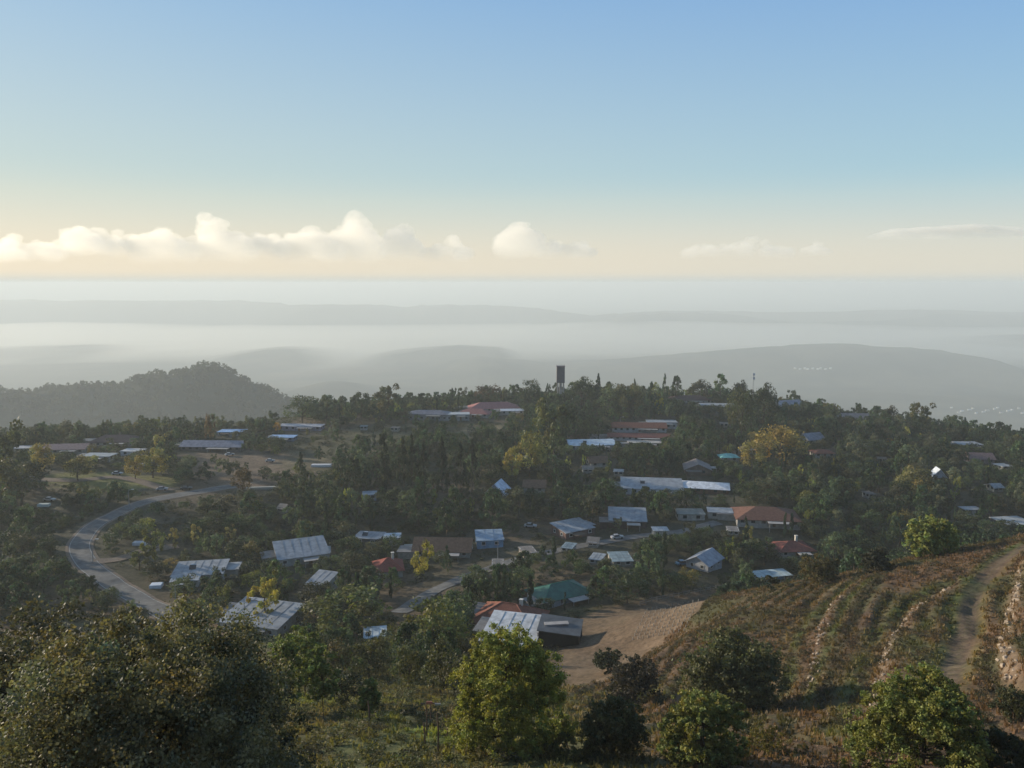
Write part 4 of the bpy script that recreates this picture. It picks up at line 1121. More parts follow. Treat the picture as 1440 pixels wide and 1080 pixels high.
for x, y, z, kn, tr_ in zip(xsmp, ysmp, zsmp, kindn, tallr):
    a_, b_ = proj(x, y, z)
    if rng.random() > scatter_density(a_, b_, x, y): continue
    if in_poly(np.array(x), np.array(y), YARD_W): continue
    u = rng.random()
    if a_ < 420: kind = 'oak' if u < .55 else 'gum' if u < .75 else 'bush' if u < .9 else 'pine'
    elif kn > 0.1: kind = 'pine' if u < .5 else 'cypress' if u < .6 else 'spruce' if u < .68 else 'oak'
    else: kind = 'oak' if u < .52 else 'gum' if u < .66 else 'pine' if u < .82 else 'cypress' if u < .88 else 'bush' if u < .965 else 'poplar'
    h = {'oak': 7.2, 'bush': 3.0, 'pine': 11, 'spruce': 10.5, 'cypress': 10, 'poplar': 8, 'gum': 10.5}[kind] * (0.5 + 0.75 * tr_)
    if a_ < 420: h *= .8
    if y < 168: h *= .6
    if y > 570: h *= .7
    w = h * {'oak': 1.25, 'bush': 1.5, 'pine': 0.78, 'spruce': 0.5, 'cypress': 0.3, 'poplar': 0.45, 'gum': 0.75}[kind]
    wr = w * 0.45
    if np.any(np.hypot(FT[:, 0] - x, FT[:, 1] - y) < FT[:, 2] + wr * .6): continue
    if np.any(np.hypot(road_pts[:, 3] - x, road_pts[:, 2] - y) < 4.0 + wr): continue
    top = proj(x, y, z + h)[1]; hw = w * .5 * F / y
    m = (OC[:, 4] > y - 2) & (a_ + hw > OC[:, 0]) & (a_ - hw < OC[:, 2]) & (top < OC[:, 3]) & (b_ > OC[:, 1])
    if np.any(m): continue
    m = (road_pts[:, 2] > y) & (np.arange(len(road_pts)) < N_ROADVIS) & (np.abs(road_pts[:, 0] - a_) < hw + 2) & (road_pts[:, 1] > top) & (road_pts[:, 1] < b_ + 2)
    if np.any(m): continue
    cx_, cy_ = int(x // 12), int(y // 12); bad = False
    for i in (-1, 0, 1):
        for j in (-1, 0, 1):
            for (qx, qy, qr) in cell.get((cx_ + i, cy_ + j), ()):
                if (qx - x) ** 2 + (qy - y) ** 2 < (0.56 * (qr + wr)) ** 2: bad = True; break
            if bad: break
        if bad: break
    if bad: continue
    cell_add(x, y, wr)
    TREES.append(dict(kind=kind, x=x, y=y, z=z, h=h, w=w, tone=None, label=None, s=None))
print('village trees', len(TREES))

def tone_of(t):
    if t['tone'] is not None: b = np.array(t['tone'])
    else:
        L = TONES[t['kind']]; b = np.array(L[rng.integers(len(L))]) * (0.65 + 0.95 * rng.random() ** 1.5)
        if t['kind'] in ('oak', 'gum') and rng.random() < 0.07: b = b * np.array([2.4, 1.9, 1.0])
        elif t['kind'] == 'bush' and rng.random() < 0.10: b = b * np.array([2.2, 1.5, 0.9])
    if t['tone'] is None: b = b * np.array([1.12, 1.24, 1.32])
    return b

named = [t for t in TREES if t['label']]
auto = [t for t in TREES if not t['label']]
for t in auto:
    t['app'] = t['h'] * math.sqrt(max(t['w'], .5) / max(t['h'], .5)) / t['y']
    a_, b_ = proj(t['x'], t['y'], t['z'] + t['h'] * .5)
    t['px'], t['py'] = a_, b_
    if not (-5 < a_ < 1445): t['app'] *= 0.05
    # behind the near ridge?
    tp = hit(a_, proj(t['x'], t['y'], t['z'] + t['h'] * .8)[1])
    if tp is not None and tp[1] < t['y'] - 25: t['app'] *= 0.02
auto.sort(key=lambda t: -t['app'])
bigs = [t for t in auto if t['kind'] != 'bush'][:max(0, 285 - len([n for n in named]))]
idset = set(id(t) for t in bigs)
rest = [t for t in auto if id(t) not in idset]

# labels for the trees of the slope: kind, tone and the landmark they stand by
def tone_word(b):
    lum = b.sum()
    if b[0] > b[1] * 1.12 and lum > .2: return 'golden'
    if b[0] > b[1] * .98 and lum > .18: return 'yellowish'
    return 'very dark' if lum < .115 else 'dark green' if lum < .15 else 'mid green' if lum < .2 else 'lighter green'
ORD = ['', 'second ', 'third ', 'fourth ', 'fifth ', 'sixth ', 'seventh ', 'eighth ', 'ninth ', 'tenth ', 'eleventh ', 'twelfth ', 'thirteenth ', 'fourteenth ']
buckets = {}
for t in bigs:
    t['b'] = tone_of(t)
    best = min(LAND, key=lambda l: abs(l[3] - t['px']) + 1.8 * abs(l[4] - t['py']))
    dx, dy = t['px'] - best[3], t['py'] - best[4]
    if abs(dx) > 1.8 * abs(dy): rel = 'right of' if dx > 0 else 'left of'
    else: rel = 'below' if dy > 0 else 'above'
    key = (tone_word(t['b']), KNAME[t['kind']][1], rel, best[0])
    t['d'] = abs(dx) + abs(dy)
    buckets.setdefault(key, []).append(t)
for (tw, kn, rel, lm), L in buckets.items():
    L.sort(key=lambda t: t['d'])
    for i, t in enumerate(L):
        if len(L) == 1: t['label'] = f'{tw} {kn} {rel} {lm}'
        else: t['label'] = (f'nearest ' if i == 0 else f'{ORD[min(i, 13)]}nearest ') + f'{tw} {kn} {rel} {lm}'

def put_tree(t):
    kind = t['kind']; s = t['s'] if t['s'] is not None else int(rng.integers(3))
    cm, tm, jm = PM[kind, s % 3]
    b = t['b'] if 'b' in t else tone_of(t)
    size_px = t['h'] * F / t['y']
    sc = (t['w'], t['w'], t['h'])
    nm = KNAME[kind][0]
    if size_px > 26:
        o = link(nm, None, None, (t['x'], t['y'], t['z']))
        c = link('crown', cm, o); c.color = (*b, 1)
        link('trunk', tm, o)
    else:
        o = link(nm, jm, None, (t['x'], t['y'], t['z'])); o.color = (*b, 1)
    o.scale = sc; o.rotation_euler = (0, 0, float(rng.random() * 6.28))
    tag(o, t['label'], KNAME[kind][1], 'trees on the village slopes')
for t in named + bigs: put_tree(t)

M_FOL2 = foliage_mat('instance tint')
SRC = {}
def src(key, V, col):
    if key not in SRC: SRC[key] = bpy.data.objects.new('leaf_source', quad_mesh('leaf_source', V, col, [M_FOL2]))
    return SRC[key]

def merge_stuff(name, items, lo, label):
    """one object: points that carry crowns through geometry nodes"""
    keys = sorted(lo.keys()); kid = {k: i for i, k in enumerate(keys)}
    n = len(items); P = np.zeros((n, 3), np.float32); S = np.zeros((n, 3), np.float32); Rz = np.zeros((n, 3), np.float32); T = np.zeros((n, 3), np.float32); I = np.zeros(n, np.int32)
    for i, (kind, x, y, z, h, w, b) in enumerate(items):
        P[i] = (x, y, z); S[i] = (w * (.85 + .3 * rng.random()), w, h); Rz[i] = (0, 0, rng.random() * 6.28); T[i] = b; I[i] = kid[kind, int(rng.integers(3))]
    me = bpy.data.meshes.new(name); me.vertices.add(n); me.vertices.foreach_set('co', P.reshape(-1))
    for nm, arr in (('size', S), ('turn', Rz), ('tint', T)):
        at_ = me.attributes.new(nm, 'FLOAT_VECTOR', 'POINT'); at_.data.foreach_set('vector', arr.reshape(-1))
    at_ = me.attributes.new('which', 'INT', 'POINT'); at_.data.foreach_set('value', I)
    me.update()
    o = link(name, me); tag(o, label, kind='stuff')
    g = bpy.data.node_groups.new(name, 'GeometryNodeTree')
    g.interface.new_socket('Geometry', in_out='INPUT', socket_type='NodeSocketGeometry'); g.interface.new_socket('Geometry', in_out='OUTPUT', socket_type='NodeSocketGeometry')
    N, L = g.nodes, g.links
    gi, go = N.new('NodeGroupInput'), N.new('NodeGroupOutput'); jn = N.new('GeometryNodeJoinGeometry')
    def na(nm, t):
        q = N.new('GeometryNodeInputNamedAttribute'); q.data_type = t; q.inputs['Name'].default_value = nm
        return next(x for x in q.outputs if x.enabled)
    sz, tn, wh = na('size', 'FLOAT_VECTOR'), na('turn', 'FLOAT_VECTOR'), na('which', 'INT')
    for k in keys:
        if not np.any(I == kid[k]): continue
        oi = N.new('GeometryNodeObjectInfo'); oi.inputs['Object'].default_value = src((id(lo), k), lo[k][0], lo[k][1]); oi.transform_space = 'ORIGINAL'
        cp = N.new('FunctionNodeCompare'); cp.data_type = 'INT'; cp.operation = 'EQUAL'
        ia = [x for x in cp.inputs if x.type == 'INT']; L.new(wh, ia[0]); ia[1].default_value = kid[k]
        ip = N.new('GeometryNodeInstanceOnPoints')
        L.new(gi.outputs[0], ip.inputs['Points']); L.new(cp.outputs[0], ip.inputs['Selection']); L.new(oi.outputs['Geometry'], ip.inputs['Instance'])
        L.new(tn, ip.inputs['Rotation']); L.new(sz, ip.inputs['Scale']); L.new(ip.outputs[0], jn.inputs[0])
    L.new(jn.outputs[0], go.inputs[0])
    md = o.modifiers.new('crowns', 'NODES'); md.node_group = g
    return o
items = [(t['kind'], t['x'], t['y'], t['z'], t['h'], t['w'], tone_of(t)) for t in rest]
# undergrowth between the trees
under = []
for x, y in zip(*(lambda n: ((rng.random(n) * 2 - 1) * 1.0, np.sqrt(rng.random(n) * (520 ** 2 - 165 ** 2) + 165 ** 2)))(9000)):
    X_ = x * (y * .70 + 10); z = float(grid_z(X_, y)); a_, b_ = proj(X_, y, z)
    if in_poly(np.array(X_), np.array(y), YARD_W) or in_poly(np.array(X_), np.array(y), FIELD) or in_poly(np.array(X_), np.array(y), BARE): continue
    if np.any(np.hypot(FT[:, 0] - X_, FT[:, 1] - y) < FT[:, 2]): continue
    if np.any(np.hypot(road_pts[:, 3] - X_, road_pts[:, 2] - y) < 6.5): continue
    m = (road_pts[:, 2] > y) & (np.abs(road_pts[:, 0] - a_) < 5) & (road_pts[:, 1] > b_ - 8) & (road_pts[:, 1] < b_ + 2)
    if np.any(m): continue
    h = .7 + 1.4 * rng.random(); L = TONES['bush']
    under.append(('bush', X_, y, z - .2, h, h * 1.9, np.array(L[rng.integers(len(L))]) * (.6 + .6 * rng.random())))
print('stuff trees', len(items), len(under))
LO_U = {('bush', s): make_proto('bush', 950 + s, 300, .09, 14) for s in range(3)}
merge_stuff('undergrowth', under, LO_U, 'low shrubs and weeds between the village trees and houses')
merge_stuff('woodland', items, PROTO, 'dense mixed trees and undergrowth filling the village slopes between houses')

# wooded hill on the left, 1.5 km off, and specks of wood on the farther ridges
far_items = []
PROTO_FAR = {(k, s): make_proto(k, 700 + s, 220, 0.13) for k in ('pine', 'oak', 'spruce') for s in range(3)}
nx = 0
while nx < 5200:
    y = 1150 + 560 * rng.random(); a_ = -60 + 620 * rng.random() ** 1.1; x = (a_ - 720) / F * y
    z = float(grid_z(x, y))
    if z < PLAIN + 60: nx += 1; continue
    nx += 1
    h = 8 + 7 * rng.random(); k = 'pine' if rng.random() < .6 else 'oak'
    far_items.append((k, x, y, z - .5, h, h * .85, np.array((.04, .052, .028)) * (.8 + .5 * rng.random())))
for a_, tp in [(22, 526), (64, 525), (68, 528), (100, 528), (122, 531), (305, 515), (318, 517), (288, 514), (335, 531), (345, 533)]:
    y = 1500; x = (a_ - 720) / F * y * 1.04; z = float(grid_z(x, y)); h = 17 + 5 * rng.random()
    far_items.append(('pine', x, y, z, h, h * .7, np.array((.035, .045, .026))))
merge_stuff('forest', far_items, PROTO_FAR, 'hazy blue grey forest covering the round hill beyond the village on the left')

# ------------------------------------------------------------------ tiny hamlets far below on the right
def far_house(px, py, Yd, w, d, h, roofc, label, grp):
    p = hit(px, py, grid_z, 1300, 12000)
    if p is None: p = at(px, py, Yd)
    x, Yd = p[0], p[1]; z = float(grid_z(x, Yd)); k = Yd / 2100 * .5; w, d, h = w * k, d * k, h * k; roofc = tuple(c * .9 for c in roofc)
    o = link('distant_building', None, None, (x, Yd, z)); tag(o, label, 'building', grp)
    q = MB().box((0, 0, h / 2), (w, d, h)).build('wall', M_WALL, o); q.color = (.7, .68, .64, 1)
    q = MB().add([(-w / 2 - .5, -d / 2 - .5, h), (w / 2 + .5, -d / 2 - .5, h), (w / 2 + .5, d / 2 + .5, h), (-w / 2 - .5, d / 2 + .5, h), (-w / 2, 0, h + 3), (w / 2, 0, h + 3)],
                 [(0, 1, 5, 4), (2, 3, 4, 5), (1, 2, 5), (3, 0, 4)]).build('roof', M_ROOF, o); q.color = (*roofc, 1)
for i in range(9):
    far_house(1118 + i * 6 + (i % 3), 519 + (i % 2), 2250 - 10 * i, 10, 12, 6, (.75, .75, .75), 'white buildings in a faint row on the distant hill right of centre', 'row of white buildings on the distant hill')
for i in range(16):
    far_house(1338 + i * 7 + (i * 13) % 5, 574 + (i * 7) % 9, 1900 + (i * 37) % 160, 10 + i % 4 * 3, 9, 4 + i % 3, [(.75, .75, .75), (.5, .42, .38), (.65, .66, .68)][i % 3],
              'tiny pale buildings of the hazy hamlet at the far right valley', 'hamlet buildings in the right valley')

# ------------------------------------------------------------------ near hillside: shrubs and trees close to the viewer
def near_tree(kind, cx, top, bot, wpx, leaf, n, tone, label, name=None, cat=None, Y=None, K=None, seed=1, squash=0.85, tint=0.22, limbs=12, thick=0.022, trunk=True, shell=.5):
    if Y is None: p = place(cx, bot)
    else:
        q = at(cx, bot, Y); p = np.array([q[0], Y, float(grid_z(q[0], Y))])
        # keep the crown's top row; the foot goes down to the ground
    ztop = at(cx, top, p[1])[2]; h = (ztop - p[2]); w = wpx * p[1] / F
    rg = np.random.default_rng(seed)
    K = K or 40
    C, Rr = crown_points(kind, K, rg)
    C = C * np.array([w, w, h]); Rr = Rr * (w + h) / 2
    # second level: small sprays on each clump
    k2 = 9
    d = rg.normal(size=(K * k2, 3)); d /= np.linalg.norm(d, axis=1)[:, None]
    C2 = np.repeat(C, k2, 0) + d * np.repeat(Rr, k2)[:, None] * np.array([.9, .9, .75]); R2 = np.repeat(Rr, k2) * (.28 + .25 * rg.random(K * k2))
    V, col = leaf_quads(C2, R2, n, leaf, squash=squash, shell=.15, tint=tint, rg=rg)
    nm, ct = KNAME.get(kind, ('pine_tree', 'pine'))
    o = link(name or nm, None, None, (p[0], p[1], p[2])); tag(o, label, cat or ct)
    c = link('crown', quad_mesh('crown', V, col, [M_FOL]), o); c.color = (*tone, 1)
    if trunk:
        Cn = C / np.array([w, w, h]); T = trunk_quads(kind, Cn, rg, thick, limbs) 
        T = T * np.array([w, w, h])
        # keep the trunk round: rescale only its spread
        link('trunk', quad_mesh('trunk', T, None, [M_BARK]), o)
    foot.append((p[0], p[1], w * .3))
    return o, p, h, w

near_tree('bush', 215, 868, 1100, 480, .105, 170000, (.15, .138, .08), 'huge olive brown evergreen oak filling the bottom left corner', 'oak_tree', 'oak', Y=23, K=150, seed=3, tint=.30)
near_tree('bush', 20, 868, 1120, 260, .13, 45000, (.10, .09, .055), 'dark oak at the left edge behind the huge one', 'oak_tree', 'oak', Y=27, K=110, seed=4)
near_tree('bush', 45, 806, 960, 170, .2, 32000, (.075, .07, .045), 'darker oak crown higher up at the left edge', 'oak_tree', 'oak', Y=42, K=110, seed=5)
near_tree('bush', 165, 832, 940, 170, .2, 28000, (.10, .088, .052), 'rounded oak crown between the huge oak and the road', 'oak_tree', 'oak', Y=40, K=100, seed=6)
near_tree('bush', 335, 886, 1100, 190, .14, 30000, (.095, .09, .05), 'right shoulder oak joining the huge bottom left oak', 'oak_tree', 'oak', Y=30, K=100, seed=8)
near_tree('fullpine', 712, 890, 1085, 165, .15, 90000, (.23, .235, .055), 'bushy green pine standing alone at the bottom centre', 'pine_tree', 'pine', Y=50, K=150, seed=11, tint=.25)
near_tree('fullpine', 1290, 958, 1120, 200, .14, 75000, (.165, .175, .045), 'spreading dark green pine at the bottom right', 'pine_tree', 'pine', Y=40, K=130, seed=12, tint=.25)
near_tree('bush', 1400, 1035, 1120, 130, .15, 20000, (.035, .045, .02), 'dark low pine bough cluster in the bottom right corner', 'pine_tree', 'pine', Y=38, K=30, seed=13)
near_tree('fullpine', 985, 980, 1095, 140, .15, 45000, (.19, .195, .06), 'light green young pine right of the dark shrub at the bottom', 'pine_tree', 'pine', Y=44, K=90, seed=14)
near_tree('bush', 862, 985, 1090, 105, .17, 22000, (.08, .085, .04), 'dark shrub right of the bushy green pine', 'shrub', 'shrub', Y=48, K=90, seed=15)
near_tree('bush', 800, 1040, 1100, 90, .10, 9000, (.080, .085, .03), 'low yellow green shrub at the foot of the bushy pine', 'shrub', 'shrub', Y=47, K=20, seed=16)
near_tree('bush', 1085, 1030, 1085, 90, .09, 7000, (.14, .12, .03), 'low yellow leaved shrub at the bottom right of centre', 'shrub', 'shrub', Y=50, K=20, seed=17)
near_tree('bush', 1030, 893, 998, 142, .26, 34000, (.11, .115, .055), 'large round dark oak on the terraced slope casting a long shadow', 'oak_tree', 'oak', K=130, seed=18)
near_tree('oak', 1308, 730, 782, 76, .38, 14000, (.22, .24, .07), 'round green tree on the crest of the terraced ridge', 'carob_tree', 'tree', K=80, seed=19)
near_tree('bush', 1232, 770, 803, 44, .34, 5000, (.050, .052, .034), 'grey round shrub on the ridge crest left of the green tree', 'shrub', 'shrub', K=50, seed=20)
near_tree('bush', 1150, 782, 820, 64, .3, 6000, (.11, .09, .04), 'straw coloured low shrub on the ridge crest', 'shrub', 'shrub', K=60, seed=21)
near_tree('bush', 1086, 803, 828, 20, .3, 1800, (.05, .055, .03), 'smallest dark shrub on the ridge crest by the blue shed', 'shrub', 'shrub', K=10, seed=22)
near_tree('bush', 892, 928, 985, 84, .26, 11000, (.050, .044, .034), 'brownish bare looking shrub below the yard', 'shrub', 'shrub', K=70, seed=23)
near_tree('bush', 856, 915, 945, 50, .3, 5000, (.045, .05, .028), 'dark low shrub at the lower edge of the yard', 'shrub', 'shrub', K=44, seed=24)
near_tree('bush', 1425, 955, 1010, 60, .12, 8000, (.06, .066, .03), 'green shrub at the right edge under the stone bank', 'shrub', 'shrub', K=20, seed=25)
for i, (cx, tp, bt, w, sd, lb) in enumerate([(405, 895, 1012, 52, 31, 'airy young tree with a thin trunk, first beside the huge oak'), (430, 880, 1000, 56, 32, 'tallest airy young tree with a thin dark trunk'),
        (455, 905, 1010, 40, 33, 'airy young tree third from the huge oak'), (520, 955, 1015, 26, 34, 'small bright green sapling beside the very dark round tree'),
        (382, 930, 1015, 40, 35, 'low airy sapling touching the huge oak')]):
    near_tree('gum', cx, tp, bt, w * 1.25, .2, 8000, (.15, .18, .055), lb, 'sapling', 'sapling', K=44, seed=sd, tint=.25, thick=.012, limbs=14)
for i, (cx, tp, bt, lb) in enumerate([(600, 988, 1035, 'slim bare stake left of the bushy green pine'), (616, 1000, 1062, 'second slim stake left of the bushy green pine'),
        (629, 1004, 1058, 'thickest dark stake touching the bushy green pine'), (597, 1015, 1056, 'short stake in front of the slim bare stake'), (519, 985, 1022, 'dark stake under the bright green sapling')]):
    p = place(cx, bt); h = (bt - tp) * p[1] / F * 1.1
    o = MB().tube((0, 0, -.2), (.04, 0, h * .6), .07, .06, 6).tube((.04, 0, h * .6), (-.03, .03, h), .06, .04, 6).build('wooden_stake', M_WOOD, None, p)
    tag(o, lb, 'stake', 'stakes beside the near pine')
p = place(606, 1020)
sn = link('trail_sign', None, None, p); tag(sn, 'small pale and red cross board on a post left of the bushy pine', 'sign')
MB().tube((0, 0, -.2), (0, 0, 1.9), .06, .05).build('post', M_WOOD, sn)
MB().box((0, 0, 1.95), (1.7, .08, .12), .05).build('arm', M_WOOD, sn)
q = MB().box((-.1, -.07, 2.05), (.5, .05, .22)).build('board', M_TARP, sn); q.color = (.55, .2, .15, 1)
q = MB().box((.6, -.07, 1.92), (.5, .05, .14)).build('board', M_TARP, sn); q.color = (.5, .48, .44, 1)

# stones of the terrace walls
def stone_mesh(seed):
    rg = np.random.default_rng(seed); V = []
    base = [(-.5, -.4, -.3), (.5, -.4, -.3), (.5, .4, -.3), (-.5, .4, -.3), (-.42, -.35, .3), (.4, -.32, .33), (.38, .34, .28), (-.4, .33, .31), (0, 0, .42), (0, -.5, .02), (.6, 0, 0), (0, .5, .02), (-.6, 0, 0)]
    V = [tuple(np.array(b) * (1 + .25 * rg.normal(size=3))) for b in base]
    Fc = [(4, 5, 8), (5, 6, 8), (6, 7, 8), (7, 4, 8), (0, 1, 9), (1, 5, 9), (5, 4, 9), (4, 0, 9), (1, 2, 10), (2, 6, 10), (6, 5, 10), (5, 1, 10),
          (2, 3, 11), (3, 7, 11), (7, 6, 11), (6, 2, 11), (3, 0, 12), (0, 4, 12), (4, 7, 12), (7, 3, 12), (3, 2, 1, 0)]
    return MB().add(V, Fc).mesh('stone', M_STONE)
SM = [stone_mesh(i) for i in range(6)]
def stone_wall(L, n, smin, smax, spread, label):
    c = L[len(L) // 2]
    root = link('terrace_wall', None, None, (c[0], c[1], float(grid_z(c[0], c[1])))); tag(root, label, 'stone wall', 'dry stone terrace walls')
    seg = np.r_[0, np.cumsum(np.linalg.norm(np.diff(L, axis=0), axis=1))]
    for i in range(n):
        # stones come in runs with gaps
        u = rng.random()
        t = u * seg[-1]
        if vnoise(t / 5, 0.5, int(n)) < -.22: continue
        x = np.interp(t, seg, L[:, 0]) + rng.normal() * spread; y = np.interp(t, seg, L[:, 1]) + rng.normal() * spread
        s = smin + (smax - smin) * rng.random() ** 2
        o = link('stone', SM[int(rng.integers(6))], root, (x - root.location.x, y - root.location.y, float(grid_z(x, y)) - root.location.z + s * .12))
        o.scale = (s, s * (.7 + .5 * rng.random()), s * (.6 + .5 * rng.random())); o.rotation_euler = (rng.normal() * .2, rng.normal() * .2, rng.random() * 6.28)
stone_wall(STONE_A, 130, .2, .6, .22, 'broken line of pale stones curving up the middle terrace')
stone_wall(STONE_B, 90, .22, 0.6, .26, 'wide bank of big pale boulders at the right edge of the slope')
stone_wall(STONE_C, 60, .2, .5, .35, 'sparse row of small stones left of the dark groove')

# rail fence on the edge of the yard
FEN = line([(900, 852), (940, 843), (985, 834), (1035, 824)], 2.2)
M_RAIL = mat('pale_rail', (.26, .23, .2), .8, .2, .2, 3)
fr = link('rail_fence', None, None, (*FEN[0], float(grid_z(*FEN[0])))); tag(fr, 'pale rail fence along the upper edge of the brown yard', 'fence')
pr = None
for q in FEN:
    l0 = np.array([q[0] - FEN[0][0], q[1] - FEN[0][1], float(grid_z(*q)) - fr.location.z])
    o = MB().box((0, 0, .6), (.14, .14, 1.4)).build('post', M_RAIL, fr, l0)
    if pr is not None:
        for hz in (.55, 1.1): MB().tube(pr + (0, 0, hz), l0 + (0, 0, hz), .05, .05, 5).build('rail', M_RAIL, fr)
    pr = l0
# rows of pale tree guards in the yard
MG = mat('plastic_sleeve', (.30, .28, .25), .7, .2)
gm = MB().tube((0, 0, 0), (0, 0, .55), .09, .08, 7).mesh('tree_guard', MG)
k = 0
for i in range(11):
    for j in range(9):
        a_, b_ = 890 + i * 7.2 + j * 2.5, 900 - j * 5.2 - i * 1.2
        p = place(a_, b_)
        o = link('tree_guard', gm, None, p); o.rotation_euler = (rng.normal() * .08, rng.normal() * .08, 0)
        tag(o, 'pale plastic sapling guards in rows on the brown yard', 'tree guard', 'sapling guards in rows on the yard')

# ------------------------------------------------------------------ rough grass and low scrub on the near slope
def scrub(n_t, n_b):
    Vs, Cs = [], []
    rg = np.random.default_rng(77)
    # grass tufts
    x = rg.uniform(-40, 112, n_t * 3); y = rg.uniform(34, 170, n_t * 3)
    a_, b_ = proj(x, y, grid_z(x, y))
    keep = (a_ > 330) & (a_ < 1480) & (b_ < 1110) & ~in_poly(x, y, YARD_W) & (dist_line(x, y, TRACK) > 1.3)
    x, y = x[keep][:n_t], y[keep][:n_t]; z = grid_z(x, y); C = cover(x, y)
    nb = 9
    N = len(x)
    X_, Y_, Z_ = np.repeat(x, nb), np.repeat(y, nb), np.repeat(z, nb)
    hgt = np.repeat(.10 + .34 * rg.random(N) ** 2.5, nb) * (.6 + .7 * rg.random(N * nb))
    an = rg.random(N * nb) * 6.28; rr = rg.random(N * nb) * .35
    bx, by = X_ + rr * np.cos(an), Y_ + rr * np.sin(an)
    lean = .35 * hgt; w = .05 + .05 * rg.random(N * nb)
    tx, ty = bx + lean * np.cos(an) + .05 * rg.normal(size=N * nb), by + lean * np.sin(an)
    px_, py_ = -np.sin(an) * w, np.cos(an) * w
    V = np.stack([np.stack([bx - px_, by - py_, Z_ - .05], 1), np.stack([bx + px_, by + py_, Z_ - .05], 1),
                  np.stack([tx + px_ * .5, ty + py_ * .5, Z_ + hgt], 1), np.stack([tx - px_ * .5, ty - py_ * .5, Z_ + hgt], 1)], 1)
    ct = np.repeat(.85 + .5 * rg.random(N), nb)[:, None] * (.9 + .3 * rg.random(N * nb))[:, None]
    col = np.repeat(C, nb, 0) * ct * np.array([1.15, 1.0, .85])
    me = quad_mesh('grass', V, col, [M_FOL]); tag(link('grass', me), 'dry tufted grass covering the near terraced hillside', kind='stuff')
    # low woody scrub
    x = rg.uniform(-40, 112, n_b * 4); y = rg.uniform(38, 168, n_b * 4)
    a_, b_ = proj(x, y, grid_z(x, y)); cl = fbm(x, y, 12, 200, 3)
    dd = np.minimum(np.abs(dist_line(x, y, STONE_A, True) - 1.5), np.abs(dist_line(x, y, GROOVE)))
    keep = (a_ > 330) & (a_ < 1480) & (b_ < 1110) & ~in_poly(x, y, YARD_W) & (dist_line(x, y, TRACK) > 1.8) & ((x > 8) | (rg.random(len(x)) < .45)) & (((cl > -.22) & (furrow(x, y) < .3)) | (dd < 1.2) | (a_ < 900))
    x, y = x[keep][:n_b], y[keep][:n_b]
    it = []
    pl2 = [(.075, .08, .035), (.09, .095, .04), (.06, .07, .03), (.11, .10, .05), (.09, .08, .045)]
    pal = [(.050, .046, .026), (.065, .048, .032), (.040, .046, .022), (.095, .066, .042), (.070, .066, .028)]
    for i in range(len(x)):
        h = .28 + .65 * rg.random() ** 2 + (0.5 * rg.random() if x[i] < 0 else 0)
        it.append(('bush', x[i], y[i], float(grid_z(x[i], y[i])) - .1, h, h * 1.7, np.array((pl2 if x[i] < 8 else pal)[rg.integers(5)]) * (.75 + .6 * rg.random())))
    lo = {('bush', s): make_proto('bush', 900 + s, 260, .085, 14) for s in range(3)}
    merge_stuff('undergrowth', it, lo, 'low brown and olive scrub scattered over the near hillside')
scrub(24000, 7000)

# ------------------------------------------------------------------ haze and valley fog
def volume_mat(name, color, density, g):
    m = bpy.data.materials.new(name); m.use_nodes = True
    n, l = m.node_tree.nodes, m.node_tree.links
    n.clear(); out = n.new('ShaderNodeOutputMaterial'); v = n.new('ShaderNodeVolumePrincipled')
    v.inputs['Color'].default_value = (*color, 1); v.inputs['Density'].default_value = density; v.inputs['Anisotropy'].default_value = g
    l.new(v.outputs[0], out.inputs['Volume']); return m
hz = MB().box((0, (70200 - 400) / 2, (12 + ZMIN - 1.5) / 2), (140400, 70600, 12 - ZMIN + 1.5)).build('haze', volume_mat('haze_air', HAZE_COLOR, HAZE_DENSITY, .12))
tag(hz, 'thin pale haze filling the air over the whole valley', kind='stuff')
FX = np.linspace(-16000, 16000, 181); FY = np.linspace(5400, 9300, 70)
fx, fy = np.meshgrid(FX, FY)
ft = -530 + 85 * smooth(6600, 9200, fy) + 46 * fbm(fx, fy, 1700, 300, 4) + 22 * fbm(fx, fy, 5500, 310, 2) - 45 * smooth(1500, 6000, fx)
edge = smooth(0, 1600, fx + 16000) * smooth(0, 1600, 16000 - fx) * smooth(5400, 6800, fy) * (1 - smooth(8950, 9300, fy))
ft = (ZMIN + 12) + (ft - ZMIN - 12) * edge
n0 = len(FX) * len(FY)
V = np.concatenate([np.stack([fx, fy, ft], -1).reshape(-1, 3), np.stack([fx, fy, fx * 0 + ZMIN + 0.5], -1).reshape(-1, 3)])
nx_, ny_ = len(FX), len(FY); Fc = []
for j in range(ny_ - 1):
    for i in range(nx_ - 1):
        a = j * nx_ + i; Fc.append((a, a + 1, a + 1 + nx_, a + nx_)); Fc.append((n0 + a, n0 + a + nx_, n0 + a + 1 + nx_, n0 + a + 1))
for i in range(nx_ - 1):
    a = i; Fc.append((a, n0 + a, n0 + a + 1, a + 1)); a = (ny_ - 1) * nx_ + i; Fc.append((a + 1, n0 + a + 1, n0 + a, a))
for j in range(ny_ - 1):
    a = j * nx_; Fc.append((a + nx_, n0 + a + nx_, n0 + a, a)); a = j * nx_ + nx_ - 1; Fc.append((a, n0 + a, n0 + a + nx_, a + nx_))
me = bpy.data.meshes.new('valley_fog'); me.from_pydata(V.tolist(), [], Fc); me.materials.append(volume_mat('fog_air', (1, .99, .92), FOG_DENSITY, .55))
tag(link('valley_fog', me), 'bright white fog bank lying in the wide valley before the far ridge', kind='stuff')
